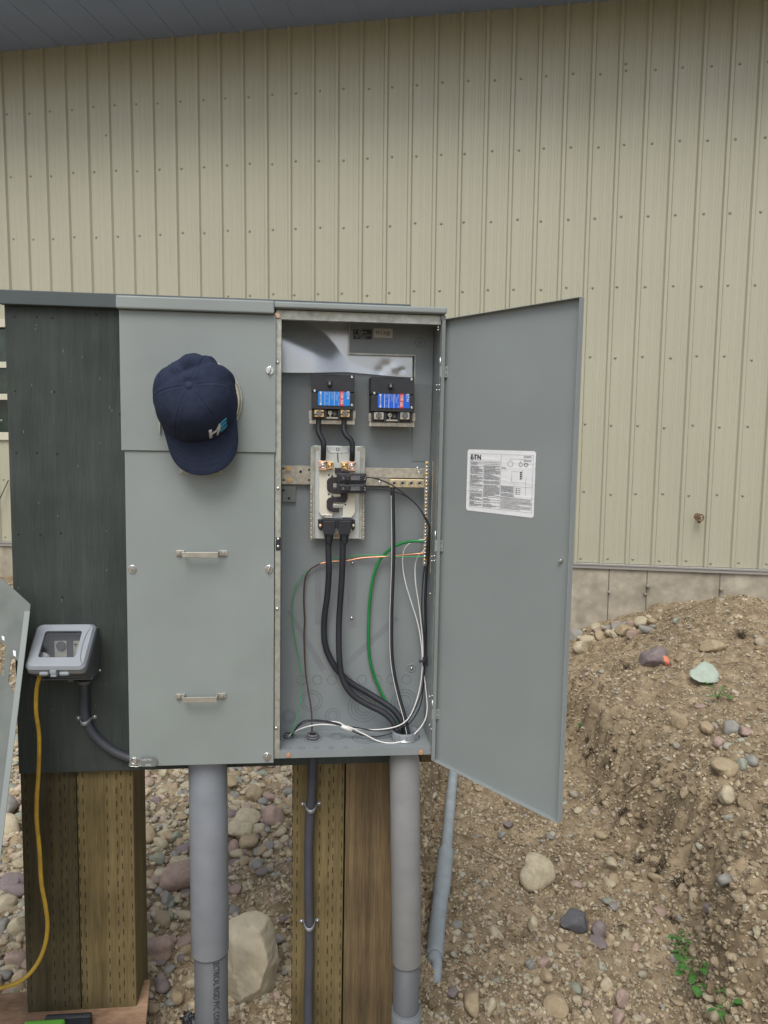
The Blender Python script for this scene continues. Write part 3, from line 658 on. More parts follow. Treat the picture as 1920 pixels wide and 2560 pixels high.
mb = MB(); mb.box(-.4165, -.0745, 1.711, 1.7195, 1.467, 1.7755); uc = mb.build('meter_cover', 'paint', enc, .0015)
mb = MB(); mb.box(-.4105, -.0770, 1.7155, 1.7225, .729, 1.4665); lc = mb.build('lower_cover', 'paint', enc, .0015)
def latch(x, y, parent, wing=True, Y=1.711):
    c = P(x, y, Y); mb = MB(); mb.ring(c, (0, -1, 0), .0085, .0017, 24, 8); mb.cyl(c, c+[0, -.003, 0], .0075, 20); mb.dome(c+[0, -.003, 0], (0, -1, 0), .0035, .004)
    if wing:
        mb.tube([c+[.0015, -.006, .012], c+[.001, -.006, .004], c+[-.001, -.007, -.004], c+[-.003, -.006, -.0085]], [.0018, .0014, .002, .0015], 8)
    else: mb.box(c[0]-.0008, c[0]+.0008, c[1]-.008, c[1]-.002, c[2]-.005, c[2]+.005)
    mb.build('latch', 'chrome', parent)
latch(675, 927, uc); latch(331, 1423, lc, False, 1.7155); latch(673, 1423, lc, True, 1.7155); latch(668, 1891, lc, True, 1.7155); latch(338, 1904, lc, False, 1.7155)
for (xa, ya, xb, yb) in ((449, 1383, 560, 1382), (449, 1740.5, 557, 1738.5)):
    mb = MB(); a = P(xa, ya, 1.7155); b = P(xb, yb, 1.7155); z = (a[2]+b[2])/2; h = .0062
    mb.box(a[0]-.008, a[0]+.013, 1.7125, 1.7150, z-h, z+h); mb.box(b[0]-.013, b[0]+.008, 1.7125, 1.7150, z-h, z+h)
    mb.box(a[0]+.0105, a[0]+.013, 1.690, 1.7124, z-h, z+h); mb.box(b[0]-.013, b[0]-.0105, 1.690, 1.7124, z-h, z+h)
    mb.box(a[0]+.0106, b[0]-.0106, 1.6875, 1.6899, z-h, z+h)
    hd = mb.build('handle', mat('brushed_handle', (.50, .49, .44), .35, .7, .08, 60) if 'hm' not in globals() else hm, lc, .0006); hm = hd.data.materials[0]
    for q in (a, b):
        mb = MB(); mb.cyl((q[0]-.001, 1.7124, z), (q[0]-.001, 1.708, z), .0048, 6); mb.cyl((q[0]-.001, 1.708, z), (q[0]-.001, 1.705, z), .0025, 10); mb.build('nut', 'chrome', hd)
# meter, name plate, seals
c = P(506, 1000, 1.711)
mb = MB(); mb.cyl(c, c+[0, -.030, 0], .0845, 64); mt = mb.build('meter', 'glassy', enc, .003)
mb = MB(); mb.ring(c+[0, -.004, 0], (0, -1, 0), .0865, .0035, 64, 8); mb.build('meter_ring', 'galv', mt)
a, b = P(*Z3(648, 1500), 1.7150), P(*Z3(1022, 1677), 1.7150)
mb = MB(); mb.box(a[0], b[0], 1.7135, 1.7152, b[2], a[2]); np_ = mb.build('name_plate', 'plate', lc, .0006)
mb = MB()
for k in range(5): mb.box(a[0]+.006, b[0]-.006-(k % 3)*.01, 1.7130, 1.7134, b[2]+.003+k*.006, b[2]+.0038+k*.006)
mb.build('print', 'ink_dark', np_)
mb = MB(); q = P(*Z3(476, 1182), 1.706); mb.box(q[0]-.0012, q[0]+.0025, 1.704, 1.708, q[2]-.036, q[2])
mb.tube([q+[0, -.001, 0], q+[-.002, 0, .008], q+[.001, 0, .018], q+[.006, 0, .012], q+[.003, 0, -.002]], .0007, 6); mb.build('meter_seal', 'galv', enc)
mb = MB(); pts = poly(Z4, [(1390, 1962), (1405, 1945), (1520, 1950), (1548, 1975), (1545, 2030), (1520, 2040), (1395, 2043)], 1.708); mb.prism(pts, (0, .0015, 0))
sl_ = mb.build('seal_tag', 'steel', lc)
text('stamp', 'ELECTRIC', .0055, P(*Z4(1450, 1973), 1.7078), sl_, 'ink_light'); text('stamp', 'KEEL', .006, P(*Z4(1465, 2025), 1.7078), sl_, 'ink_light')
mb = MB(); mb.tube(smooth_path(poly(Z4, [(1390, 1975), (1350, 1955), (1310, 1950), (1290, 1985), (1275, 2030), (1320, 2040), (1360, 2040), (1392, 2030)], 1.709)), .0008, 6)
mb.ring(P(*Z4(1318, 1985), 1.710), (0, -1, 0), .0065, .0016); mb.build('seal_wire', 'chrome', lc)
# frame screws
for x, y in ((694, 906), (695, 1221), (693, 1522), (690, 1820)):
    mb = MB(); c = P(x, y, YF); mb.dome(c, (0, -1, 0), .0042, .0035); mb.build('screw', 'chrome', enc)
for x, y in (Z1(115, 168), Z2(210, 1893), Z2(1355, 1868)):
    mb = MB(); c = P(x, y, YF-.0005); mb.cyl(c, c+[0, -.0035, 0], .0046, 6); mb.cyl(c, c+[0, -.0015, 0], .0062, 16); mb.build('screw', 'copper', enc)
mb = MB(); a = P(*Z1(103, 2085), YF-.0002); b = P(*Z2(146, 125), YF-.0002); mb.box(a[0], b[0], YF-.0012, YF+.001, b[2], a[2]); st_ = mb.build('strike_plate', 'black', enc)
for q in (Z1(122, 2100), Z2(122, 90)): mb = MB(); c = P(*q, YF-.0012); mb.dome(c, (0, -1, 0), .0038, .003); mb.build('screw', 'chrome', st_)
# small studs by the hinges
for zx, lst in ((Z1, [(1505, 270), (1505, 293), (1492, 770), (1515, 770), (1492, 813), (1515, 813), (1527, 540)]), (Z2, [(1450, 175), (1472, 172), (1450, 213), (1472, 213), (1430, 1385), (1452, 1380), (1430, 1632), (1445, 1668), (1435, 497)])):
    for q in lst:
        mb = MB(); c = P(*zx(*q), YF-.004); mb.dome(c, (0, -1, 0), .0026, .003); mb.build('rivet', 'chrome', enc)
# ---- door
H0 = np.array([.3135, 1.718, 0]); F0 = np.array([.5225, 1.404, 0]); DW = float(np.linalg.norm(F0-H0)); dv = (F0-H0)/DW; dn = np.array([dv[1], -dv[0], 0])
DZ0, DZ1 = .7275, 1.7785
def dpt(s, z, n=0.): return H0+dv*s+dn*n+np.array([0, 0, z])
def dpix(x, y):
    d = ray(x, y); t = np.dot(H0-CP, dn)/np.dot(d, dn); q = CP+d*t; return float(np.dot(q-H0, dv)), float(q[2])
def dbox(mb, s0, s1, z0, z1, n0, n1, mi=0):
    v = [dpt(s, z, n) for z in (z0, z1) for n in (n0, n1) for s in (s0, s1)]
    return mb.add(v, [(0, 2, 3, 1), (4, 5, 7, 6), (0, 1, 5, 4), (2, 6, 7, 3), (0, 4, 6, 2), (1, 3, 7, 5)], mi)
mb = MB(); FL = .013
dbox(mb, 0, DW, DZ0, DZ1, -.0015, 0); dbox(mb, 0, .0013, DZ0, DZ1, .0002, FL); dbox(mb, DW-.0013, DW, DZ0, DZ1, .0002, FL)
dbox(mb, .0015, DW-.0015, DZ1-.0013, DZ1, .0002, FL); dbox(mb, .0015, DW-.0015, DZ0, DZ0+.0013, .0002, FL)
dbox(mb, .0015, .011, DZ0+.002, DZ1-.002, FL-.0013, FL)
door = mb.build('door', mat('grey_paint_door', (.242, .272, .272), .42, 0, .06, 2, .03, 90), enc, .0005)
for zz, x0, y0, x1, y1 in ((Z1, 1518, 608, 1588, 705), (Z1, 1475, 2108, 1543, 2205), (Z2, 1450, 1495, 1513, 1578)):
    a, b = P(*zz(x0, y0), 1.712), P(*zz(x1, y1), 1.712); mb = MB(); mb.box(a[0], b[0], 1.7085, 1.7100, b[2], a[2]); h = mb.build('hinge', 'paint', enc, .0004)
    mb = MB(); mb.cyl((a[0]+.001, 1.711, a[2]+.022), (a[0]+.001, 1.711, a[2]-.004), .0017, 10); mb.build('hinge_pin', 'chrome', h)
    for f_ in (.25, .75): mb = MB(); mb.dome((b[0]-.004, 1.7085, b[2]+(a[2]-b[2])*f_), (0, -1, 0), .0018, .001); mb.build('rivet', 'boxd', h)
for x, y in ((1403.5, 1401),):
    s, z = dpix(x, y); mb = MB(); mb.cyl(dpt(s, z, .0), dpt(s, z, .006), .0042, 12); mb.cyl(dpt(s, z, .006), dpt(s, z, .010), .002, 8); mb.build('screw', 'chrome', door)
# instruction label with print
T = [dpix(1167, 1128.5), dpix(1338, 1122), dpix(1337.6, 1290.5), dpix(1168, 1280)]
s0 = (T[0][0]+T[3][0])/2; s1 = (T[1][0]+T[2][0])/2; z1 = (T[0][1]+T[1][1])/2; z0 = (T[2][1]+T[3][1])/2
LWd, LH = s1-s0, z1-z0
mb = MB(); nu, nv = 60, 60; vs = []
def crinkle(u, v):
    r = 0
    for (a, b, k, ph) in ((.86, -.04, .010, 1), (.68, .05, .012, 3), (.50, .02, .010, 5), (.33, -.05, .012, 2), (.20, .03, .010, 7)):
        c_ = a+b*u+.018*math.sin(6*u+ph)+.008*math.sin(17*u+ph); r += .0007*math.exp(-((v-c_)/k)**2)*(.4+.6*abs(math.sin(4*u+ph)))
    return r+.0004*math.exp(-((u-.36-.02*math.sin(9*v))/.008)**2)+.0003*math.exp(-((u-.63+.03*math.sin(5*v))/.008)**2)
for j in range(nv+1):
    for i in range(nu+1):
        u, v = i/nu, j/nv; e = .03
        uu = u; cu2 = min(u, 1-u); cv = min(v, 1-v)
        vs.append(dpt(s0+LWd*u, z0+LH*v, .0006+crinkle(u, v)))
fs = [(j*(nu+1)+i, j*(nu+1)+i+1, (j+1)*(nu+1)+i+1, (j+1)*(nu+1)+i) for j in range(nv) for i in range(nu)
      if not ((i in (0, nu-1)) and (j in (0, nv-1)))]
mb.add(vs, fs, 0, True); lab = mb.build('instruction_label', 'paper', door)
ink = MB()
def iq(u0, v0, u1, v1, n=.0014):
    ink.add([dpt(s0+LWd*u, z0+LH*v, n+crinkle((u0+u1)/2, v)*.8) for u, v in ((u0, v0), (u1, v0), (u1, v1), (u0, v1))], [(0, 1, 2, 3)])
def iline(u0, v0, u1, v1, w_=.0022):
    if abs(v1-v0) < abs(u1-u0): iq(u0, v0-w_/2, u1, v0+w_/2)
    else: iq(u0-w_/2, v0, u0+w_/2, v1)
for a in ((.05, .07, .97, .07), (.05, .935, .97, .935), (.05, .07, .05, .935), (.97, .07, .97, .935), (.52, .07, .52, .935), (.26, .07, .26, .82), (.05, .82, .52, .82), (.52, .45, .97, .45), (.72, .45, .72, .27), (.72, .27, .97, .27), (.52, .27, .72, .27)): iline(*a)
rl = random.Random(3)
def para(u0, u1, v0, v1, dv_=.0135):
    v = v1
    while v > v0:
        u = u0; end = u1 if rl.random() < .75 else u0+(u1-u0)*rl.uniform(.3, .9)
        while u < end:
            l = rl.uniform(.006, .03); iq(u, v-.0036, min(u+l, end), v+.0026); u += l+.005
        v -= dv_*(1.9 if rl.random() < .14 else 1)
para(.06, .25, .09, .80); para(.27, .51, .09, .80); para(.53, .71, .29, .44); para(.53, .96, .09, .26, .018); para(.84, .95, .80, .92, .02); para(.53, .60, .70, .74, .02)
for c_, r in (((.655, .795), .038), ((.80, .79), .024), ((.875, .79), .024)):
    for k in range(24):
        a = k*math.pi/12; u, v = c_[0]+r*math.cos(a), c_[1]+r*1.1*math.sin(a); iq(u-.003, v-.003, u+.003, v+.003)
for a in ((.65, .84, .65, .87), (.65, .87, .88, .87), (.80, .82, .80, .87), (.68, .52, .68, .68), (.68, .68, .83, .68), (.83, .56, .83, .72), (.68, .52, .88, .52), (.88, .32, .88, .60)): iline(*a)
for k in range(4): iq(.795, .57+k*.03, .82, .59+k*.03)
for k in range(4): iq(.745, .33+k*.028, .76, .345+k*.028); iq(.77, .335+k*.028, .81, .341+k*.028)
ink.build('print', 'ink_dark', lab)
for k, (ch, u) in enumerate((('E', .072), ('T', .128), ('N', .186))):
    text('logo_letter', ch, .0150, dpt(s0+LWd*(u+.005), z0+LH*.875, .0016), lab, 'ink_dark', dv, dn, bold=.0004)
for u, v in ((.100, .862), (.103, .880), (.156, .874)):
    c = dpt(s0+LWd*(u+.006), z0+LH*v, .0008); mb = MB(); mb.cyl(c, c+dn*.0010, .0012, 10); mb.build('logo_dot', 'ink_dark', lab)
# ---- inside of the right bay
def rings(zf, lst, Y, nm='knockout'):
    for x, y, rs in lst:
        c = P(*zf(x, y), Y); mb = MB()
        for r in rs: mb.ring(c, (0, -1, 0), r/3.456*Y/F, .0005, 32, 5)
        mb.build(nm, 'knock', enc)
MT['knock'] = mat('knockout_edge', (.085, .095, .10), .5)
rings(Z2, [(x, 1244-(x-458)*.008, (41,)) for x in (325, 458, 588, 718, 848, 975, 1100, 1230)]+[(410, 1425, (95, 70)), (215, 1558, (60, 42)), (593, 1553, (65, 42)), (860, 1475, (140, 110, 80, 52)), (1210, 1435, (115, 90, 62))], YI)
for x, y, rs in ((630, 1730, (70, 45)), (870, 1750, (108, 75)), (215, 1742, (75,)), (422, 1752, (78,)), (205, 1835, (45,)), (330, 1834, (45,)), (455, 1832, (45,)), (580, 1830, (45,)), (704, 1828, (45,))):
    c = G(*Z2(x, y), .7572); mb = MB()
    for r in rs: mb.ring(c, (0, 0, 1), min(r/3.456*1.78/F, c[1]-YF-.004), .0005, 32, 5)
    mb.build('knockout', 'knock', enc)
for q, m_ in ((Z2(763, 233), 'chrome'), (Z2(757, 708), 'chrome'), (Z2(630, 1697), 'brass')):
    c = P(*q, YI-.0002); mb = MB(); mb.dome(c, (0, -1, 0), .0045, .004); mb.build('screw', m_, enc)
for q in (Z2(1273, 1140),):
    c = P(*q, YI-.0002); mb = MB(); mb.ring(c, (0, -1, 0), .0098, .0018); d_ = mb.build('mounting_dimple', 'paint_in', enc); mb = MB(); mb.dome(c, (0, -1, 0), .0045, .006); mb.build('screw', 'chrome', d_)
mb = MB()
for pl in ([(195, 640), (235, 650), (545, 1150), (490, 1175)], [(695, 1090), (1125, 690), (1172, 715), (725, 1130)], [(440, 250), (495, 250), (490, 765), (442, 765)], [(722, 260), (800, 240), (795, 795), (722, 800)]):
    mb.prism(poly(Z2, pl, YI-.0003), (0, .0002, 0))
mb.build('wall_band', mat('wall_band_tint', (.190, .208, .220), .42, 0, .06, 9), enc)  # four flat bands, slightly darker than the back wall
# barrier plate in the upper right
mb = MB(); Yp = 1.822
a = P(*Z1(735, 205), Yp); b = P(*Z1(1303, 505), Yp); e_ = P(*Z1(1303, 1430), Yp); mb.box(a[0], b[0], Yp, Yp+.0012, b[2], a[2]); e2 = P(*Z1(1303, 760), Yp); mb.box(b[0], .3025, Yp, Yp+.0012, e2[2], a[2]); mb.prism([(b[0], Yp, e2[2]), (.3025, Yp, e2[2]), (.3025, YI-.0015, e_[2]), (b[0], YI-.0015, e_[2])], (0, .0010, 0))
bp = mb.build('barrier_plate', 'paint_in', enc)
mb = MB()
for (x0, y0, x1, y1) in ((733, 220, 738, 506), (738, 503, 1303, 507), (1301, 507, 1305, 760)):
    a, b = P(*Z1(x0, y0), Yp-.001), P(*Z1(x1, y1+(x1 > 1000)*8 if 0 else y1), Yp-.001); mb.box(a[0], b[0], Yp-.0012, Yp-.0002, b[2], a[2])
mb.build('cut_edge', 'galv', bp)
c = P(*Z1(1345, 405), Yp-.0002); mb = MB(); mb.ring(c, (0, -1, 0), .0115, .0012); mb.dome(c, (0, -1, 0), .0045, .004); mb.build('screw_dimple', 'paint_in', bp)
mb = MB(); mb.prism(poly(Z1, [(770, 288), (932, 291), (932, 376), (770, 372)], Yp-.0004), (0, .0003, 0)); l1 = mb.build('listing_label', 'label_black', bp)
c = P(*Z1(833, 309), Yp-.0007); mb = MB(); mb.ring(c, (0, -1, 0), .0045, .0004, 24, 4); mb.build('mark_ring', 'ink_light', l1); text('mark_letters', 'UL', .0050, c, l1, 'ink_light')
text('print', 'LISTED', .0036, P(*Z1(868, 315), Yp-.0007), l1, 'ink_light'); text('print', 'SE', .004, P(*Z1(787, 305), Yp-.0007), l1, 'ink_light')
mb = MB(); rl = random.Random(5)
for y, x0, x1 in ((337, 778, 926), (353, 790, 822), (354, 828, 890), (367, 832, 872)):
    x = x0
    while x < x1:
        l = rl.uniform(5, 12); a, b = P(*Z1(x, y-3), Yp-.0007), P(*Z1(min(x+l, x1), y+3), Yp-.0007); mb.box(a[0], b[0], Yp-.0008, Yp-.0005, b[2], a[2]); x += l+2.5
mb.build('print_lines', mat('faint_ink', (.28, .3, .32), .6), l1)
mb = MB(); mb.prism(poly(Z1, [(948, 282), (955, 278), (1106, 283), (1112, 290), (1110, 358), (1104, 363), (953, 358), (947, 352)], Yp-.0004), (0, .0003, 0)); l2 = mb.build('code_label', 'label_grey', bp)
text('print', 'F513@', .0120, P(*Z1(1028, 321), Yp-.0008), l2, 'ink_dark')
# crumpled clear sheet
mb = MB(); nu, nv = 90, 40; vs = []
for j in range(nv+1):
    for i in range(nu+1):
        u, v = i/nu, j/nv; x = 150+u*1132
        yb = 660+max(0, (x-700)/580)*42+3*math.sin(u*9)
        y = 205+(yb-205)*v
        # a fold running from the upper left to the lower right
        fy = 330+(x-155)*.62 if x < 600 else 606+(x-600)*.36
        d = (y-fy)/70
        am0 = 1-float(ss(np.array((x-420)/330.))); d2 = -(y-fy)/45; spl = 45/3456*(d2+math.log1p(math.exp(-abs(d2))) if d2 > 0 else math.log1p(math.exp(-abs(d2))))*.95; Yd = (1.808+.022*(1-am0))+min(.026*am0+.003, (.12+.33*am0)*spl)
        if x > 950:
            for cx, cy, rr, am in ((1050, 600, 45, .002), (1140, 620, 38, -.0025), (1000, 650, 40, .002), (1190, 640, 22, .002)): Yd += am*math.exp(-(((x-cx)/rr)**2+((y-cy)/(rr*.9))**2))
        vs.append(P(*Z1(x, y), float(Yd)))
mb.add(vs, [(j*(nu+1)+i, j*(nu+1)+i+1, (j+1)*(nu+1)+i+1, (j+1)*(nu+1)+i) for j in range(nv) for i in range(nu) if not (150+(i+1)/nu*1132 > 742 and 205+j/nv*455 < 480)], 0, True)
tag(mb.build('plastic_sheet', 'plastic', None, loc=P(*Z1(440, 660), 1.80)), 'curled clear plastic sheet shining above the two main breakers', 'plastic sheet')
# ---- main breakers
def sqr(mb, zf, x0, y0, x1, y1, Y0, Y1, mi=0): return pbox(mb, zf, x0, y0, x1, y1, Y0, Y1, mi)
def main_breaker(dx, dy, lugm, bm_, tdx, label):
    z = lambda x, y: Z1(x+dx, y+dy)
    Y0 = 1.765; mb = MB(); sqr(mb, z, 412, 674, 782, 830, Y0, 1.838); sqr(mb, z, 412, 831, 782, 981, Y0+.001, 1.838); sqr(mb, z, 415, 982, 766, 1072, Y0+.016, 1.838)
    for x0, x1 in ((415, 428), (523, 540), (638, 655), (748, 766)): sqr(mb, z, x0, 982, x1, 1070, Y0+.006, Y0+.0155)
    sqr(mb, z, 480, 684, 690, 688, Y0-.0008, Y0-.0001)
    b = mb.build('main_breaker', 'black', enc, .0012, label=label)
    mb = MB(); sqr(mb, z, 545+tdx, 728, 588+tdx, 785, Y0-.002, Y0-.0002); sqr(mb, z, 552+tdx, 735, 581+tdx, 775, Y0-.014, Y0-.0021); mb.build('toggle', 'purple', b, .001)
    mb = MB(); sqr(mb, z, 560+tdx, 745, 573+tdx, 764, Y0-.0146, Y0-.0141); mb.build('toggle_mark', mat('toggle_grey', (.25, .25, .26)) if 'toggle_grey' not in bpy.data.materials else bpy.data.materials['toggle_grey'], b)
    for x, y in ((760, 700), (438, 819), (760, 943)):
        mb = MB(); c = P(*z(x, y), Y0); mb.cyl(c, c+[0, -.001, 0], .0029, 14); mb.ring(c+[0, -.001, 0], (0, -1, 0), .0018, .0008, 14, 5); mb.build('screw', 'chrome', b)
    mb = MB(); sqr(mb, z, 468, 823, 742, 950, Y0-.0007, Y0-.0001); mb.build('rating_label', bm_, b)
    mb = MB(); sqr(mb, z, 657, 823, 688, 950, Y0-.0010, Y0-.00075); mb.build('red_band', 'red', b)
    mb = MB(); rl = random.Random(9); Yk = Y0-.0010
    def vtx(x, y0, y1, w_=1.5, gap=2.5, lo=4, hi=12):
        y = y0
        while y < y1: l = rl.uniform(lo, hi); sqr(mb, z, x-w_/2, y, x+w_/2, min(y+l, y1), Yk, Yk+.0002); y += l+gap
    for x in (526, 563, 607): sqr(mb, z, x-.8, 825, x+.8, 948, Yk, Yk+.0002)
    for x, y0, y1 in ((535, 830, 860), (543, 830, 858), (551, 830, 855), (536, 880, 895), (545, 878, 892), (537, 920, 940), (547, 918, 940), (570, 830, 842), (578, 828, 836), (570, 880, 888), (590, 830, 895), (598, 830, 890), (583, 830, 880), (616, 830, 860), (622, 850, 900), (628, 855, 905), (634, 856, 900), (642, 830, 870), (648, 830, 860), (640, 900, 915), (646, 920, 945), (640, 925, 945), (715, 835, 868)): vtx(x, y0, y1)
    sqr(mb, z, 483, 825, 497, 845, Yk, Yk+.0002); sqr(mb, z, 483, 925, 497, 942, Yk, Yk+.0002)
    y = 847
    while y < 924: h = rl.choice([1, 1.6, 2.4]); sqr(mb, z, 484, y, 497, y+h, Yk, Yk+.0002); y += h+1.2
    mb.build('label_print', 'ink_light', b)
    text('label_print', 'CSR 25k', .0078, P(*z(673, 886), Y0-.0013), b, 'ink_light', (0, 0, -1), sx=1.0, bold=.0002)
    text('label_logo', 'E:T·N', .0078, P(*z(725, 858), Y0-.0010), b, 'ink_light', (0, 0, -1), bold=.0002)
    for x0, x1 in ((435, 518), (662, 741)):
        mb = MB(); sqr(mb, z, x0, 982, x1, 1046, Y0+.004, Y0+.0155); lg = mb.build('lug', lugm, b, .0006)
        c = P(*z((x0+x1)/2, 1014), Y0+.004); mb = MB(); mb.ring(c, (0, -1, 0), .0062, .0014, 20, 6); mb.cyl(c, c+[0, -.0012, 0], .0042, 16, 0); mb.build('lug_screw', 'boxd', b)
        if lugm != 'tin':
            mb = MB(); 
            for sg in (-1, 1): mb.tube([c+[sg*.0065, -.0022, sg*.002], c+[sg*.0125, -.002, sg*.004]], [.0012, .0016], 6)
            mb.build('torque_mark', 'label_black', b)
    c = P(*z(572, 1008), Y0+.008); mb = MB(); mb.ring(c, (0, -1, 0), .0042, .0014, 18, 6); mb.dome(c, (0, -1, 0), .003, .002); sqr(mb, z, 567, 1020, 577, 1046, Y0+.008, Y0+.010); sqr(mb, z, 542, 1046, 636, 1060, Y0+.006, Y0+.010); mb.build('test_terminal', 'tin', b)
    c = P(*z(612, 1018), Y0+.014); mb = MB(); mb.dome(c, (0, -1, 0), .0055, .002); mb.build('centre_screw', 'boxd', b)
    mb = MB(); sqr(mb, z, 393, 1070, 783, 1111, Y0+.019, Y0+.021); sqr(mb, z, 389, 990, 411, 1060, Y0+.019, Y0+.021); sqr(mb, z, 767, 992, 791, 1062, Y0+.019, Y0+.021); sqr(mb, z, 393, 1066, 783, 1069.5, Y0+.019, Y0+.06); mb.build('bracket', 'tin', b, .0004)
    return b
main_breaker(0, 0, 'brass', 'blue', 0, 'wired black main breaker with gold lugs, blue label')
main_breaker(516, 21, 'tin', 'blue2', 13, 'unwired black main breaker with dull lugs, deep blue label')
# ---- steel rail, neutral and ground bars
mb = MB(); sqr(mb, Z1, 158, 1463, 400, 1628, 1.826, 1.828); sqr(mb, Z1, 158, 1626, 400, 1629, 1.8285, 1.8385); r1 = mb.build('cross_rail', 'tin', enc, .0004)
for x, y in ((210, 1490), (213, 1590)): c = P(*Z1(x, y), 1.826); mb = MB(); mb.cyl(c, c+[0, -.004, 0], .0050, 6); mb.cyl(c, c+[0, -.001, 0], .0062, 14); mb.build('screw', 'brass', r1)
for x, y, r in ((316, 1518, .0034), (168, 1490, .0026), (388, 1502, .0026), (170, 1590, .0026), (388, 1590, .0026)): c = P(*Z1(x, y), 1.8258); mb = MB(); mb.cyl(c, c+[0, -.0003, 0], r, 14); mb.build('hole', 'dark', r1)
mb = MB(); sqr(mb, Z1, 158, 1636, 275, 1782, 1.830, 1.832); tb = mb.build('bracket_tab', 'steel', enc, .002)
for x, y in ((168, 1680), (216, 1748)): c = P(*Z1(x, y), 1.8298); mb = MB(); mb.cyl(c, c+[0, -.0003, 0], .003, 14); mb.build('hole', 'dark', tb)
mb = MB(); sqr(mb, Z1, 870, 1484, 1398, 1575, 1.822, 1.824); sqr(mb, Z1, 870, 1576, 1090, 1640, 1.822, 1.824); r2 = mb.build('cross_rail', 'tin', enc, .0004)
for x, y in ((1000, 1610), (1340, 1527), (1328, 1488)): c = P(*Z1(x, y), 1.822); mb = MB(); mb.ring(c, (0, -1, 0), .0034, .0011, 16, 5); mb.dome(c, (0, -1, 0), .0028, .002); mb.build('screw', 'chrome', r2)
mb = MB(); sqr(mb, Z1, 1089, 1583, 1384, 1656, 1.800, 1.818); nb_ = mb.build('neutral_block', mat('pale_brass', (.66, .55, .34), .35, .6, .1, 30), enc, .001)
for x in (1124, 1198, 1272, 1345):
    c = P(*Z1(x, 1618), 1.800); mb = MB(); mb.ring(c, (0, -1, 0), .0068, .0012, 22, 6); mb.ring(c, (0, -1, 0), .0042, .0010, 18, 5); s_ = mb.build('set_screw', 'tin', nb_); mb = MB(); mb.cyl(c+[0, .0005, 0], c+[0, -.0006, 0], .0034, 6); mb.build('socket', 'dark', nb_)
for x0, x1, y0, y1, Y0 in ((1383, 1414, 1428, 2330, 1.785), (1447, 1474, 1428, 2400, 1.790)):
    mb = MB(); a = P(*Z1(x0, y0), Y0); b = P(*Z1(x1, y1), Y0); xc = (a[0]+b[0])/2; hw = .0044
    mb.box(xc-hw, xc+hw, Y0, Y0+.008, b[2], a[2]); bar = mb.build('ground_bar', 'tin', enc, .0006)
    n_ = int((a[2]-b[2])/.0088)
    for k in range(n_):
        z_ = a[2]-.005-k*.0088; mb = MB(); mb.dome((xc, Y0, z_), (0, -1, 0), .0036, .0028, 0, 10, 3); mb.box(xc-.0046, xc+.0046, Y0-.0006, Y0-.0001, z_-.0003, z_+.0003); mb.build('bar_screw', 'chrome' if k % 3 else 'brass', bar)
# ---- bus assembly
Yb = 1.812
mb = MB(); sqr(mb, Z1, 430, 1292, 840, 2098, Yb, Yb+.0015); bus = mb.build('bus_mount', 'zinc', enc, .0008)
mb = MB()
mb.prism(poly(Z1, [(430, 1292), (402, 1310), (396, 2090), (408, 2098), (428, 2098)], Yb-.004), (0, .004, 0)); mb.prism(poly(Z1, [(842, 1300), (862, 1300), (876, 1325), (862, 2100), (838, 2102)], Yb-.004), (0, .004, 0))
sqr(mb, Z1, 425, 1292, 433, 2098, Yb-.0065, Yb-.0045); sqr(mb, Z1, 835, 1296, 843, 2100, Yb-.0065, Yb-.0045)
mb.build('side_rail', 'galv', bus, .0006)
for k in range(12):
    for xa, xb in ((399, 416), (850, 868)):
        y = 1645+k*39; mb = MB(); sqr(mb, Z1, xa, y, xb, y+33, Yb-.0075, Yb-.0055); mb.build('rail_tooth', 'tin', bus, .0012)
mb = MB(); mb.tube(smooth_path(poly(Z1, [(548, 1300), (552, 1335), (580, 1350), (640, 1350), (700, 1350), (728, 1335), (733, 1302)], Yb-.001)), .0012, 6); mb.build('pressed_rib', 'zinc', bus)
c = P(*Z1(637, 1325), Yb); mb = MB(); mb.ring(c, (0, -1, 0), .0034, .0009, 18, 5); mb.build('screw', 'steel', bus)
for x in (460, 815): c = P(*Z1(x, 1322), Yb); mb = MB(); mb.cyl(c, c+[0, -.0006, 0], .0048, 18); mb.build('weld_spot', 'tin', bus)
mb = MB(); mb.tube(poly(Z1, [(636, 1355), (637, 1395), (641, 1436)], Yb-.0005), .0013, 6); mb.build('ink_stroke', 'label_black', bus)
mb = MB()
for pl in ([(476, 1500), (640, 1500), (640, 1880), (592, 1880), (592, 1907), (500, 1907), (476, 1870)], [(700, 1512), (787, 1512), (787, 1870), (765, 1905), (680, 1905), (680, 1790), (700, 1790)]):
    mb.prism(poly(Z1, pl, Yb-.010), (0, .0095, 0))
mb.build('insulator_base', 'cream', bus, .001)
mb = MB()
for q in ((499, 1890, 592, 1900), (668, 1905, 760, 1918), (520, 1908, 592, 1918)): sqr(mb, Z1, *q, Yb-.0125, Yb-.0105)
sqr(mb, Z1, 596, 1615, 640, 1655, Yb-.0125, Yb-.0102); sqr(mb, Z1, 592, 1712, 665, 1735, Yb-.0125, Yb-.0102); sqr(mb, Z1, 592, 1802, 682, 1830, Yb-.0125, Yb-.0102)
mb.build('stab', 'chrome', bus, .0005)
mb = MB()
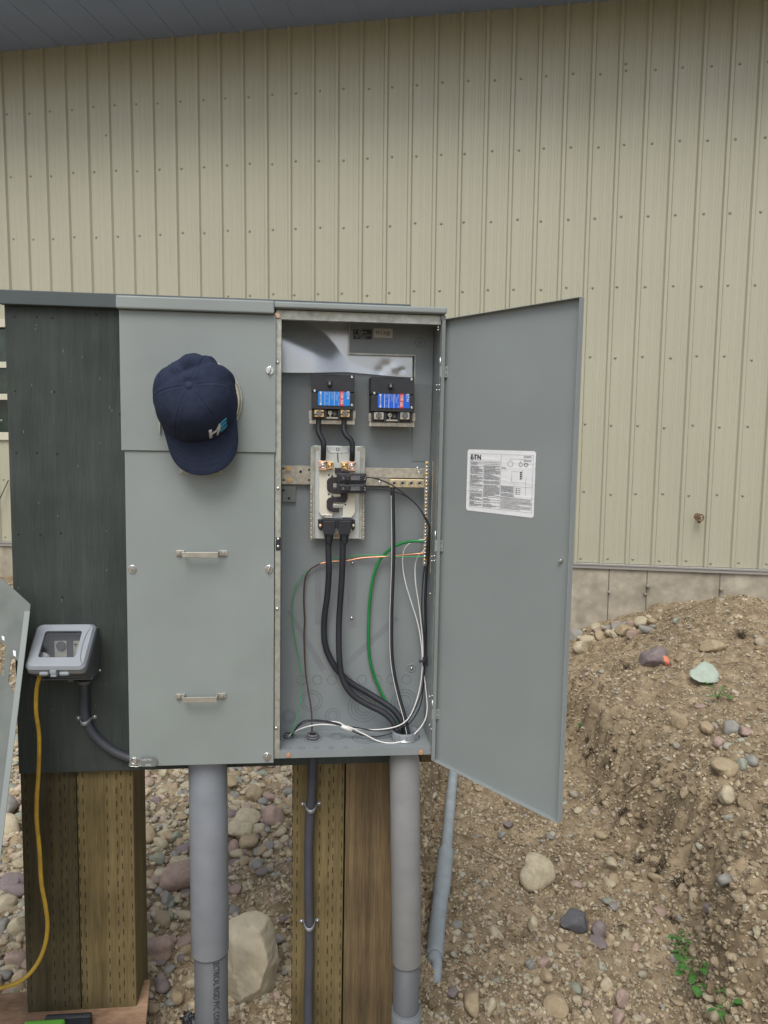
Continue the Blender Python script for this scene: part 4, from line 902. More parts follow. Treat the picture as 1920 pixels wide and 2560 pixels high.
for pl in ([(583, 1562), (583, 1548), (596, 1548), (598, 1565), (640, 1565), (640, 1612), (596, 1612), (596, 1660), (640, 1660), (640, 1705), (590, 1705), (556, 1690), (545, 1670), (543, 1598), (553, 1582)],
           [(583, 1738), (583, 1722), (598, 1722), (600, 1738), (660, 1738), (668, 1700), (722, 1700), (722, 1752), (708, 1780), (680, 1784), (596, 1784), (594, 1830), (614, 1830), (650, 1828), (650, 1870), (592, 1868), (556, 1850), (542, 1830), (541, 1770), (556, 1748)],
           [(612, 1485), (668, 1485), (668, 1512), (735, 1520), (735, 1535), (612, 1532)]):
    mb.prism(poly(Z1, pl, Yb-.0165), (0, .006, 0))
mb.build('phase_barrier', 'purple', bus, .0008)
for x, y in ((560, 1547), (558, 1713), (703, 1802)): c = P(*Z1(x, y), Yb-.0102); mb = MB(); mb.cyl(c, c+[0, -.0003, 0], .0021, 12); mb.build('hole', 'dark', bus)
# lugs on top of the bus
for pl, cx, m1, big in (([(472, 1425), (540, 1425), (540, 1505), (472, 1505)], (508, 1463), 'copper', 1), ([(545, 1430), (602, 1434), (598, 1490), (545, 1502)], (571, 1463), 'brass', 0), ([(722, 1440), (668, 1436), (670, 1492), (722, 1504)], (695, 1466), 'brass', 0), ([(726, 1430), (795, 1434), (793, 1513), (724, 1510)], (760, 1470), 'copper', 1)):
    mb = MB(); mb.prism(poly(Z1, pl, Yb-.024), (0, .023, 0)); lg = mb.build('bus_lug', m1, bus, .0008)
    c = P(*Z1(*cx), Yb-.024); mb = MB(); mb.ring(c, (0, -1, 0), .0062 if big else .0050, .0012, 22, 6); mb.dome(c, (0, -1, 0), .0042, .002); mb.build('lug_screw', 'chrome' if big else 'brass', bus)
    mb = MB(); s_ = 1 if big else .6; mb.tube([c+[-.0085*s_, -.003, -.007*s_], c+[-.005*s_, -.0035, -.004*s_]], .0012, 6); mb.tube([c+[.004*s_, -.0035, .004*s_], c+[.009*s_, -.003, .009*s_]], .0013, 6); mb.build('torque_mark', 'label_black', bus)
# branch breakers
for (y0, y1, lb) in ((1531, 1618, 'upper small branch breaker'), (1622, 1706, 'lower small branch breaker')):
    Yr = 1.772; mb = MB(); sqr(mb, Z1, 632, y0, 884, y1, Yr, Yb-.017); sqr(mb, Z1, 650, y0+12, 868, y1-16, Yr-.003, Yr-.0001); br = mb.build('branch_breaker', 'black', enc, .0012, label=lb)
    mb = MB(); sqr(mb, Z1, 706, y0+24, 737, y1-24, Yr-.010, Yr-.0031); mb.build('toggle', 'purple', br, .001)
    ym = (y0+y1)/2
    text('print', 'Tandem', .0085, P(*Z1(790, ym-6), Yr-.0033), br, 'ink_light', (-1, 0, 0), sx=.9) if 0 else None
    mb = MB(); rl = random.Random(y0)
    for yy in (ym-14, ym-5, ym+4, ym+12):
        x = 748+rl.uniform(0, 10)
        while x < 826: l = rl.uniform(2, 7); sqr(mb, Z1, x, yy-2, x+l, yy+2.2, Yr-.0034, Yr-.0031); x += l+rl.uniform(2, 4)
    for x in (680, 689): sqr(mb, Z1, x, ym-12, x+2.5, ym+10, Yr-.0034, Yr-.0031)
    sqr(mb, Z1, 652, y0+16, 866, y0+18, Yr-.0034, Yr-.0031)
    mb.build('print', mat('grey_ink', (.33, .33, .35), .6) if 'grey_ink' not in bpy.data.materials else bpy.data.materials['grey_ink'], br)
    c = P(*Z1(868, ym+2), Yr-.0001); mb = MB(); mb.ring(c, (0, -1, 0), .0030, .0008, 16, 5); mb.build('wire_screw', 'chrome', br)
# load lugs at the foot
Yl = 1.785
mb = MB(); sqr(mb, Z1, 505, 1925, 762, 2010, Yl+.006, Yb-.001); mb.prism(poly(Z1, [(467, 1930), (504, 1930), (504, 2030), (480, 2024), (467, 2000)], Yl+.012), (0, .012, 0)); mb.prism(poly(Z1, [(763, 1930), (788, 1936), (788, 2005), (774, 2026), (763, 2030)], Yl+.012), (0, .012, 0)); ld = mb.build('load_terminal', 'black', bus, .001)
for x0 in (512, 646):
    mb = MB(); mb.prism(poly(Z1, [(x0, 1945), (x0+103, 1945), (x0+103, 2045), (x0+88, 2064), (x0+15, 2064), (x0, 2045)], Yl-.004), (0, .012, 0)); hd = mb.build('lug_cover', 'black', bus, .001)
    mb = MB()
    for r_ in range(7):
        for c_ in range(9):
            if (r_+c_) % 2 == 0 and abs(c_-4) > (0 if r_ > 2 else -1): c = P(*Z1(x0+14+c_*9.4, 1962+r_*13.5), Yl-.0041); mb.cyl(c+[0, .0003, 0], c+[0, -.0002, 0], .00075, 6)
    mb.build('vent_holes', 'dark', bus)
    c0 = P(*Z1(x0+48, 2060), 1.788); c1 = P(*Z1(x0+48, 2132), 1.792); mb = MB(); pts, rs = [], []
    for k in range(25): t = k/24; pts.append(c0+(c1-c0)*t); rs.append(.0112-.0035*t+(.0010 if k % 4 < 2 else -.0004))
    mb.tube(pts, rs, 18); mb.build('boot', 'black', bus)
for x, m_ in ((487, 'copper'), (772, 'tin')): c = P(*Z1(x, 1985), Yl+.012); mb = MB(); mb.dome(c, (0, -1, 0), .0048, .005); mb.build('screw', m_, bus)
c = P(*Z1(625, 2072), Yb); mb = MB(); mb.ring(c, (0, -1, 0), .0042, .0013, 18, 6); mb.dome(c, (0, -1, 0), .003, .003); mb.build('screw', 'copper', bus)
# ---- cables: each its own thing
def cable(name, label, zf, pts, r, m_, cat='cable', extra=None):
    path = smooth_path([P(*zf(x, y), d) for x, y, d in pts], 10); mb = MB(); mb.tube(path, r, 12 if r > .003 else 8)
    o = mb.build(name, m_, None, loc=tuple(path[-1])); return tag(o, label, cat), path
cable('power_cable', 'short thick black cable bending down from the left gold lug', Z1, [(474, 1060, 1.785), (470, 1110, 1.785), (470, 1165, 1.783), (490, 1215, 1.780), (513, 1262, 1.778), (515, 1320, 1.780), (511, 1412, 1.797)], .0066, 'rubber')
cable('power_cable', 'short thick black cable bending down from the right gold lug', Z1, [(692, 1060, 1.785), (690, 1110, 1.785), (691, 1160, 1.783), (712, 1205, 1.780), (750, 1245, 1.778), (763, 1290, 1.778), (763, 1350, 1.780), (761, 1420, 1.797)], .0066, 'rubber')
for x, y in ((511, 1418), (761, 1424)): pass
cable('power_cable', 'thick black cable from the left boot, curving behind its twin', Z2, [(556, -12, 1.792), (557, 150, 1.795), (560, 320, 1.80), (546, 520, 1.81), (522, 700, 1.82), (519, 870, 1.824), (540, 980, 1.825), (590, 1090, 1.825), (655, 1180, 1.826), (750, 1268, 1.826), (880, 1345, 1.822), (1000, 1420, 1.815), (1110, 1495, 1.806), (1190, 1600, 1.798), (1225, 1740, 1.795)], .0077, 'rubber')
cable('power_cable', 'thick black cable from the right boot, passing in front of its twin', Z2, [(681, -12, 1.792), (680, 150, 1.795), (674, 330, 1.80), (660, 550, 1.805), (648, 750, 1.808), (647, 950, 1.808), (660, 1150, 1.808), (700, 1280, 1.805), (780, 1385, 1.80), (900, 1460, 1.797), (1020, 1520, 1.792), (1110, 1600, 1.785), (1175, 1740, 1.780)], .0077, 'rubber')
o, pth = cable('neutral_cable', 'black cable with a white stripe dropping from the brass neutral block', Z1, [(1112, 1650, 1.806), (1112, 1760, 1.806)]+[(x, y+2073.6, d) for x, y, d in [(1117, 0, 1.806), (1116, 200, 1.806), (1108, 450, 1.808), (1100, 700, 1.81), (1102, 1000, 1.81), (1125, 1200, 1.806), (1170, 1400, 1.80), (1215, 1560, 1.79), (1252, 1740, 1.782)]], .0052, 'rubber')
mb = MB(); mb.tube([p+np.array([-.0042, -.0035, 0]) for p in pth[8:]], .0009, 6); mb.build('stripe', 'white', o)
cable('ground_wire', 'thick green wire looping down from the ground bar to the big bushing', Z2, [(1385, 48, 1.783), (1290, 44, 1.79), (1200, 60, 1.80), (1110, 100, 1.81), (1030, 170, 1.82), (975, 260, 1.825), (935, 400, 1.828), (912, 580, 1.83), (903, 780, 1.83), (903, 950, 1.83), (925, 1120, 1.83), (980, 1275, 1.83), (1050, 1420, 1.825), (1115, 1510, 1.815), (1185, 1640, 1.80), (1200, 1740, 1.797)], .0038, 'green')
cable('signal_wire', 'thin light green wire curving left from the ground bar to the small left bushing', Z2, [(1385, 178, 1.784), (1200, 180, 1.80), (1050, 172, 1.815), (900, 164, 1.825), (760, 172, 1.83), (640, 192, 1.83), (560, 220, 1.83), (480, 240, 1.83), (395, 290, 1.83), (330, 350, 1.83), (272, 450, 1.83), (244, 560, 1.83), (243, 700, 1.83), (260, 850, 1.83), (290, 1000, 1.83), (318, 1150, 1.825), (325, 1280, 1.82), (315, 1420, 1.81), (290, 1560, 1.80), (250, 1660, 1.79), (218, 1735, 1.786)], .00125, 'gwire')
o, _ = cable('brown_wire', 'brown copper-tinted wire curving down to the second small bushing', Z2, [(480, 240, 1.828), (400, 290, 1.828), (358, 360, 1.828), (345, 480, 1.828), (345, 600, 1.828), (352, 720, 1.828), (346, 850, 1.828), (350, 1000, 1.826), (360, 1180, 1.82), (382, 1340, 1.81), (406, 1480, 1.80), (414, 1600, 1.79), (414, 1740, 1.784)], .0019, 'brown')
mb = MB(); mb.tube(smooth_path([P(*Z2(x, y), d) for x, y, d in [(1385, 148, 1.783), (1290, 157, 1.79), (1200, 165, 1.80), (1060, 178, 1.815), (860, 188, 1.825), (700, 216, 1.826), (580, 220, 1.826), (480, 240, 1.828)]]), .0019, 8); mb.build('bare_end', 'copperw', o)
cable('white_wire', 'upper white wire looping from the ground bar down the right side', Z2, [(1392, 30, 1.782), (1310, 40, 1.80), (1240, 80, 1.815), (1202, 150, 1.82), (1200, 270, 1.82), (1222, 400, 1.82), (1272, 570, 1.82), (1330, 760, 1.815), (1362, 960, 1.805), (1366, 1150, 1.80), (1345, 1320, 1.795), (1298, 1480, 1.785), (1235, 1590, 1.78), (1130, 1650, 1.776), (950, 1674, 1.775), (740, 1655, 1.775), (640, 1610, 1.775), (500, 1600, 1.775), (380, 1610, 1.777), (300, 1645, 1.78), (222, 1730, 1.785)], .0015, 'white')
cable('white_wire', 'lower white wire hanging in a loop below the taped bundle', Z2, [(1385, 125, 1.782), (1330, 180, 1.80), (1306, 270, 1.81), (1312, 420, 1.81), (1342, 620, 1.81), (1370, 900, 1.805), (1375, 1120, 1.80), (1395, 1300, 1.795), (1410, 1480, 1.785), (1390, 1590, 1.775), (1330, 1680, 1.765), (1240, 1755, 1.752), (1120, 1788, 1.748), (1000, 1775, 1.752), (880, 1720, 1.762), (740, 1650, 1.773), (640, 1637, 1.775), (500, 1628, 1.775), (380, 1645, 1.777), (280, 1682, 1.78), (216, 1732, 1.786)], .0015, 'white')
for dy, lb, a in ((0, 'thin black wire arching from the upper branch breaker', [(880, 1568, 1.772), (960, 1576, 1.775), (1080, 1620, 1.775), (1200, 1700, 1.775), (1310, 1795, 1.773), (1380, 1890, 1.772), (1425, 1975, 1.772), (1418, 2073, 1.775)]), (1, 'thin black wire arching from the lower branch breaker', [(880, 1662, 1.772), (1000, 1668, 1.775), (1130, 1690, 1.775), (1250, 1745, 1.775), (1340, 1830, 1.773), (1400, 1940, 1.772), (1428, 2010, 1.772), (1424, 2100, 1.775)])):
    b = [(1395, 200), (1370, 420), (1364, 650), (1384, 900), (1384, 1080), (1370, 1300), (1325, 1450), (1240, 1600), (1130, 1690), (980, 1732), (860, 1722), (740, 1675), (600, 1610), (430, 1590), (320, 1612), (232, 1730)] if dy == 0 else [(1412, 250), (1396, 500), (1394, 800), (1392, 1080), (1378, 1300), (1345, 1480), (1250, 1625), (1130, 1665), (960, 1682), (800, 1655), (680, 1640), (560, 1612), (420, 1600), (310, 1635), (226, 1732)]
    dd = [1.785, 1.80, 1.805, 1.80, 1.797, 1.792, 1.785, 1.778]+[1.774]*6+[1.778, 1.784]; dd = dd[:len(b)-1]+[1.785]
    cable('black_wire', lb, Z1, a+[(x, y+2073.6, d) for (x, y), d in zip(b, dd)], .0017, 'rubber')
for x, lb in ((1432, 'stiff dark wire hanging behind the ground bar on the right side'),):
    cable('black_wire', lb, Z2, [(x, -100, 1.80), (x-8, 100, 1.80), (x-25, 300, 1.805), (x-38, 550, 1.81), (x-36, 800, 1.81), (x-36, 1080, 1.80)], .0034, 'rubber')
c = P(*Z2(712, 1658), 1.773); mb = MB(); mb.cyl(P(*Z2(668, 1640), 1.772), P(*Z2(760, 1680), 1.772), .0050, 12); tag(mb.build('tape_wrap', 'white', None, loc=tuple(c)), 'white tape wrapped round the wires above the enclosure floor', 'tape')
mb = MB(); a, b = P(*Z2(1372, 1050), 1.795), P(*Z2(1410, 1125), 1.795); mb.box(a[0], b[0], 1.792, 1.803, b[2], a[2]); mb.cyl(P(*Z2(1340, 1080), 1.79), P(*Z2(1390, 1082), 1.79), .0035, 10); tag(mb.build('cable_tie', 'black', None, .0008, loc=tuple(a)), 'black cable tie gathering the wires on the right of the open bay', 'cable tie')
# bushings on the floor of the bay
for x, y, r, lb in ((215, 1740, .0128, 'small'), (422, 1748, .0155, 'small')):
    c = G(*Z2(x, y), .757); c[2] = .757; mb = MB(); mb.cyl(c, c+[0, 0, .006], r, 24); mb.ring(c+[0, 0, .010], (0, 0, 1), r*.78, .0030, 28, 8); mb.ring(c+[0, 0, .005], (0, 0, 1), r*.95, .0022, 28, 8); bs_ = mb.build('bushing', 'boxd', enc); mb = MB(); mb.cyl(c+[0, 0, .0061], c+[0, 0, .009], r*.6, 20); mb.build('opening', 'dark', bs_)
BUSH = G(*Z2(1215, 1745), .757); BUSH[1] = 1.783
mb = MB(); c = BUSH.copy(); c[2] = .7575; n_ = 40; vs = []
for z_, r in ((0, .0335), (.016, .0335), (.018, .032), (.018, .0275), (.001, .0275)):
    for k in range(n_): a = 2*math.pi*k/n_; vs.append(c+[math.cos(a)*r, math.sin(a)*r, z_])
mb.add(vs, [(j*n_+k, j*n_+(k+1) % n_, (j+1)*n_+(k+1) % n_, (j+1)*n_+k) for j in range(4) for k in range(n_)], 0, True)
for k in range(12): a = 2*math.pi*k/12; mb.box(c[0]+math.cos(a)*.0345-.0012, c[0]+math.cos(a)*.0345+.0012, c[1]+math.sin(a)*.0345-.0012, c[1]+math.sin(a)*.0345+.0012, .758, .773)
mb.build('big_bushing', 'pvc', enc)
mb = MB(); mb.ring(c+[0, 0, .002], (0, 0, 1), .037, .0022, 40, 8); mb.build('lock_nut', 'chrome', enc)
# ============================================================ CAP
tl = R_(12); az = R_(-9)
def rotY(v, a): x, y, z = v; return np.array([x*math.cos(a)+z*math.sin(a), y, -x*math.sin(a)+z*math.cos(a)])
hw_ = np.array([0, -math.cos(tl), math.sin(tl)]); hv = np.array([0, -math.sin(tl), -math.cos(tl)]); hu = np.array([1, 0, 0.])
hv = rotY(hv, az); hu = rotY(hu, az)
if hv[0] < 0: hv = rotY(np.array([0, -math.sin(tl), -math.cos(tl)]), -az); hu = rotY(np.array([1, 0, 0.]), -az)
HC0 = P(*Z3(800, 1028), 1.684)
def hp(u, v, w_): return HC0+hu*u+hv*v+hw_*w_
n1, n2 = 240, 60; vs = []
HH = .108
def crown(phi, th):
    c_, s_ = math.cos(phi), math.sin(phi)          # phi 0 = front
    Rf = .098 if c_ > 0 else .087; Rs = .0895
    Rr = 1/((abs(c_)/Rf)**2.25+(abs(s_)/Rs)**2.25)**(1/2.25)
    e = .70 if c_ < 0 else .62
    r = Rr*math.cos(th)**e; h = HH*math.sin(th)**.92
    # seams
    sm = 0
    for k in range(6):
        d = (phi-(math.pi/6+k*math.pi/3)+math.pi) % (2*math.pi)-math.pi; dist = abs(d)*r
        sm += -.0011*math.exp(-(dist/.0011)**2)+.0007*math.exp(-((dist-.0042)/.0018)**2)
    x, y = c_*r, s_*r
    back = max(0, -c_)*.7+.3
    nz = (vnoise(np.array(x*28+3), np.array(y*28+9), 4)*.013+vnoise(np.array(x*60+1), np.array(y*60+5), 8)*.0060)*back
    cre = -.0080*math.exp(-((x+.040+.35*y-.004)/.007)**2)*math.exp(-((y-.01)/.05)**2)+.0065*math.exp(-((x+.055+.35*y)/.008)**2)*math.exp(-((y-.01)/.05)**2)
    fl_ = math.cos(th)**.25
    k = (sm+float(nz)+cre)*fl_ if th < 1.5 else 0
    return (s_*(r+k*math.cos(th)), c_*(r+k*math.cos(th)), h+k*math.sin(th)+(-.012*max(0, c_)**2*0))
for j in range(n2):
    th = (j/(n2-1))*math.pi/2*.999
    for i in range(n1):
        vs.append(hp(*crown(2*math.pi*i/n1, th)))
# a band turned in at the rim
rim = [hp(*(np.array(crown(2*math.pi*i/n1, 0))*[.96, .96, 1]+[0, 0, .004])) for i in range(n1)]
mb = MB(); mb.add(vs+rim, [(j*n1+i, j*n1+(i+1) % n1, (j+1)*n1+(i+1) % n1, (j+1)*n1+i) for j in range(n2-1) for i in range(n1)]+[(n2*n1+i, n2*n1+(i+1) % n1, (i+1) % n1, i) for i in range(n1)], 0, True)
hat = thing('baseball_cap', 'dark navy baseball cap with white and teal logo hanging brim down on the enclosure', 'cap', tuple(hp(0, .09, 0)))
cro = mb.build('crown', 'navy', hat)
bv = BVHTree.FromPolygons([Vector(p) for p in mb.v], mb.f)
# brim
mb = MB(); nu, nv = 60, 24; top_, bot = [], []
for j in range(nv+1):
    for i in range(nu+1):
        s = -1+2*i/nu; ph = s*1.16
        pin = np.array(crown(ph, 0.0)); uo = .0785*math.sin(s*math.pi/2)*1.0
        vo = .052+.118*math.cos(s*math.pi/2)**.62
        t = j/nv; u_ = pin[0]*(1-t)*.985+uo*t; v_ = pin[1]*(1-t)*.985+vo*t
        cur = -2.0*u_*u_*(.3+.7*t)+.004-.010*t*t
        stitch = .0004*math.sin(t*2*math.pi*6)
        top_.append(hp(u_, v_, cur+.002+stitch)); bot.append(hp(u_, v_, cur-.0012))
N_ = (nu+1)*(nv+1); g = lambda j, i: j*(nu+1)+i
fs = [(g(j, i), g(j, i+1), g(j+1, i+1), g(j+1, i)) for j in range(nv) for i in range(nu)]
fb = [(N_+a, N_+d, N_+c_, N_+b) for a, b, c_, d in fs]
edge = [g(0, i) for i in range(nu)]+[g(j, nu) for j in range(nv)]+[g(nv, i) for i in range(nu, 0, -1)]+[g(j, 0) for j in range(nv, 0, -1)]
fe = [(edge[k], edge[(k+1) % len(edge)], N_+edge[(k+1) % len(edge)], N_+edge[k]) for k in range(len(edge))]
mb.add(top_+bot, fs+fb+fe, 0, True); mb.build('brim', 'navy', hat)
mb = MB(); c = hp(0, 0, HH-.0015); mb.dome(c, hw_, .0085, .005, 0, 20, 6); mb.build('button', 'navybtn', hat)
for phi in (math.pi, math.pi*1.33, math.pi*.67, 0.35*math.pi, -0.35*math.pi):
    q = hp(*crown(phi, .85)); mb = MB(); d = (q-CP)/np.linalg.norm(q-CP); mb.ring(q-d*.001, -d, .0016, .0007, 12, 5); mb.build('eyelet', 'navybtn', hat)
def on_crown(x, y):
    d = Vector(ray(x, y)).normalized(); h_ = bv.ray_cast(Vector(CP), d)
    return np.array(h_[0])-np.array(d)*.0014 if h_[0] else P(x, y, 1.62)
lg_ = {'logow': [[(905, 1300), (931, 1291), (937, 1362), (912, 1371)], [(930, 1326), (962, 1302), (985, 1285), (988, 1296), (966, 1316), (932, 1338)], [(966, 1302), (998, 1240), (1014, 1256), (1004, 1290), (979, 1348), (974, 1330), (984, 1300)]],
       'teal': [[(1000, 1248), (1020, 1222), (1058, 1188), (1057, 1208), (1024, 1238), (1010, 1258)], [(1012, 1266), (1030, 1240), (1059, 1218), (1056, 1237), (1032, 1260), (1016, 1280)], [(1000, 1310), (1014, 1284), (1062, 1246), (1061, 1264), (1046, 1285), (1016, 1310)]]}
for k_, ps in lg_.items():
    for pl in ps:
        bm = bmesh.new(); bm.faces.new([bm.verts.new((x, y, 0)) for x, y in pl]); bmesh.ops.triangulate(bm, faces=bm.faces)
        for _ in range(2): bmesh.ops.subdivide_edges(bm, edges=bm.edges, cuts=1, use_grid_fill=True); bmesh.ops.triangulate(bm, faces=bm.faces)
        bm.verts.index_update(); mb = MB(); mb.add([on_crown(*Z3(v.co.x, v.co.y)) for v in bm.verts], [tuple(v.index for v in f.verts) for f in bm.faces], 0, True); bm.free(); o = mb.build('embroidered_logo', k_, hat); so_ = o.modifiers.new('s', 'SOLIDIFY'); so_.thickness = .0012; so_.offset = 0
# ============================================================ BOARD AND POSTS
Yd = 1.850
a = P(9, 764, Yd); b = P(48, 1935, Yd); xl_ = (a[0]+b[0])/2; zt_ = P(100, 768, Yd)[2]; zb0 = b[2]; zb1 = P(1085, 1903, Yd)[2]
bk = thing('backboard', 'dark green-grey painted plywood board with a trim rail, carrying the enclosure', 'board', (-.2, 1.86, zb0))
mb = MB(); mb.prism([(xl_, Yd, zb0), (.296, Yd, zb1), (.296, Yd, zt_+.02), (xl_, Yd, zt_+.02)], (0, .018, 0)); mb.build('painted_sheet', 'board', bk, .0015)
a = P(-6, 723.5, 1.832); b = P(1027, 760, 1.832); c = P(100, 763, 1.832)
mb = MB(); mb.box(a[0], b[0], 1.832, 1.8495, c[2], (a[2]+b[2])/2); mb.box(a[0], b[0], 1.8495, 1.90, zt_+.021, (a[2]+b[2])/2); mb.build('trim_rail', 'cap', bk, .002)
a = P(1112, 806, 1.868); b = P(1095, 1898, 1.868)
mb = MB(); mb.box(.2975, (a[0]+b[0])/2, 1.852, 1.905, b[2], a[2]); mb.build('end_batten', 'treated', bk, .002)
mb = MB()
for x, y in ((36, 792), (92, 793), (131, 795), (241, 787), (38, 978), (136, 980), (41, 1132), (92, 1132), (143, 1135), (46, 1336), (101, 1337), (152, 1333), (156, 1493), (300, 1036)):
    c = P(x, y, Yd-.0002); mb.dome(c, (0, -1, 0), .0028, .0006, 0, 8, 2)
mb.build('nail_hole', 'dark', bk)
mb = MB(); rl = random.Random(8)
for k in range(26):
    c = P(rl.uniform(30, 280), rl.uniform(800, 1880), Yd-.0003); l = rl.uniform(.001, .004); mb.box(c[0]-.0005, c[0]+.0005, c[1]-.0003, c[1], c[2]-l, c[2]+l)
mb.build('splinter_marks', mat('pale_splinter', (.22, .22, .19), .8), bk)
def post(x0, x1, y, label, m_, y0=1.869):
    a, b = P(x0, y, y0), P(x1, y, y0); mb = MB(); mb.box(a[0], b[0]-.0015, y0, y0+.140, -.55, 1.6 if y < 2300 else 1.6); return tag(mb.build('timber_post', m_, None, .003, loc=((a[0]+b[0])/2, y0+.07, -.3)), label, 'post')
post(58, 196.5, 2200, 'dark greenish treated post, left one of the left pair, behind the yellow cord', 'treatgreenshade')
post(197, 338, 2200, 'yellow-brown treated post with rows of slits, right one of the left pair', 'treated')
post(729, 859.5, 2200, 'slit-marked treated post behind the thin dark conduit, left one of the right pair', 'treated', 1.870)
post(861.5, 1000, 2200, 'weathered brown smooth post with a knot and pale scrapes, right one of the right pair', 'treatdark', 1.871)
mb = MB()
# ============================================================ CONDUITS
def vpipe(name, parent, xa, ya, xb, yb, Y, r, m_, za=None, zb=None, n=48, rb=None):
    a, b = P(xa, ya, Y), P(xb, yb, Y)
    if za is not None: t = (za-b[2])/(a[2]-b[2]); a = b+(a-b)*t
    if zb is not None: t = (zb-a[2])/(b[2]-a[2]); b = a+(b-a)*t
    mb = MB(); mb.cyl(a, b, r, n, 0, rb); return mb.build(name, m_, parent, .0012), a, b
c1 = thing('large_conduit', 'thick grey plastic conduit with printed letters under the left half of the enclosure', 'conduit', (P(526, 2382, 1.79)[0], 1.79, -.2))
_, a1, b1 = vpipe('sleeve', c1, 520, 1915, 525.5, 2375, 1.79, .0468, 'pvc', za=.731)
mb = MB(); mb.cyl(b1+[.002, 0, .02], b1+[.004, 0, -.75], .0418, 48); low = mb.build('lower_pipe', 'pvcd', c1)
t_ = text('printing', 'ELECTRICAL RIGID PVC CONDUIT', .0215, (0, 0, 0), low, 'ink_dark', (0, 0, -1), sx=.62)
cx, cy, Rr = b1[0]+.004, b1[1], .0421; off = ROOT[low.name]
for v in t_.data.vertices:
    p = v.co+off; ang = math.radians(21)+p.x/Rr
    v.co = Vector((cx+Rr*math.sin(ang), cy-Rr*math.cos(ang)-.0002+(p.y)*.2, b1[2]+.034-.130+p.z-(-.0)))-off
c2 = thing('large_conduit', 'thick warm grey plastic conduit with a bell top under the open bay', 'conduit', (P(1015, 2400, 1.783)[0], 1.783, -.3))
ctop = np.array([BUSH[0], 1.783, .7565])
bb = P(1017, 2404, 1.783)
mb = MB(); rs = [(.737, .0362), (.724, .0362), (.719, .0345), (.712, .0350), (.700, .0378), (bb[2]+.003, .0378), (bb[2], .0365)]
mb.tube([np.array([ctop[0]+(bb[0]-ctop[0])*(.737-z)/(.737-bb[2]), 1.783, z]) for z, r in rs], [r for z, r in rs], 48); mb.build('sleeve', 'pvc2', c2)
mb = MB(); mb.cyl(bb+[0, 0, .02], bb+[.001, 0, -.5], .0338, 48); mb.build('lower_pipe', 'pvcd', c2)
q = P(1016, 2520, 1.783); mb = MB(); mb.cyl([q[0], 1.783, q[2]], [q[0], 1.783, q[2]-.09], .0385, 48); mb.ring([q[0], 1.783, q[2]], (0, 0, 1), .0368, .0022, 48, 8); mb.build('coupling', 'collar', c2)
mid = thing('flexible_conduit', 'thin dark flexible conduit strapped down the front of the treated post', 'conduit', (P(771, 2560, 1.852)[0], 1.852, -.2))
pth = smooth_path([P(*Z6(x, y), 1.855) for x, y in ((257, 70), (256, 240), (248, 420), (232, 640), (226, 900), (228, 1200), (232, 1420), (231, 1700), (226, 2000), (224, 2400))], 24)
mb = MB(); pth = [np.array(p) for p in pth]; mb.tube(pth, [.0117+.0003*(k % 2) for k in range(len(pth))], 20); mb.build('hose', 'flex', mid)
def strap(zf, x, y, Y, r, label, ang=0, D=.024):
    c = P(*zf(x, y), Y); mb = MB(); ca, sa = math.cos(ang), math.sin(ang); X_ = np.array([ca, 0, sa]); n_ = 14; prof = []
    prof = [(-r*1.95, .0), (-r*1.25, .0)]+[(-r*1.12*math.cos(math.pi*k/n_), -D*math.sin(math.pi*k/n_)**.8) for k in range(n_+1)]+[(r*1.25, .0), (r*1.95, .0)]
    hw = .0055
    Z_ = np.array([-sa, 0, ca]); dip = lambda u: -r*.75*max(0, 1-(u/(r*1.4))**2)
    out = [c+X_*u+np.array([0, d, 0])+Z_*dip(u) for u, d in prof]; v = []
    for p, (u, d) in zip(out, prof):
        v += [p+Z_*hw, p-Z_*hw]
    fs = [(2*i, 2*i+1, 2*i+3, 2*i+2) for i in range(len(out)-1)]
    mb.add(v, fs, 0, True); root = thing('conduit_strap', label, 'strap', tuple(c)); o = mb.build('band', 'strapm', root); sm = o.modifiers.new('s', 'SOLIDIFY'); sm.thickness = .0016; sm.offset = 1
    for s_ in (-1, 1): q = c+X_*s_*r*1.75+np.array([0, -.002, 0]); mb = MB(); mb.dome(q, (0, -1, 0), .0038, .0028); mb.build('screw', 'chrome', root)
    for s_ in (-1, 1): q = c+X_*s_*r*1.75; mb = MB(); mb.cyl(q, q+[0, -.0018, 0], .0052, 16); mb.build('ear', 'strapm', root)
MT['strapm'] = mat('strap_grey', (.25, .27, .28), .4, .3)
strap(Z6, 244, 470, 1.8685, .0122, 'upper grey strap holding the dark flexible conduit to the post', D=.0275)
strap(Z6, 232, 1393, 1.8685, .0122, 'lower grey strap holding the dark flexible conduit to the post', D=.0275)
ec = thing('curved_conduit', 'dark grey conduit curving from the outlet box to the lower corner of the enclosure', 'conduit', tuple(P(*Z4(850, 1500), 1.84)))
pts = smooth_path([P(*Z4(x, y), 1.838) for x, y in ((838, 1195), (838, 1350), (838, 1500), (858, 1600), (910, 1700), (1000, 1800), (1110, 1880), (1250, 1945), (1400, 1985))], 10)
mb = MB(); mb.tube(pts, .0106, 20); mb.build('hose', 'flex', ec)
c = P(*Z4(835, 1185), 1.838); mb = MB(); mb.cyl(c, c+[0, 0, -.010], .0165, 28, 0, .0135); mb.build('hub', 'boxd', ec)
strap(Z4, 858, 1552, 1.8495, .0112, 'dark grey strap on the curved conduit below the outlet box', R_(3), .0245)
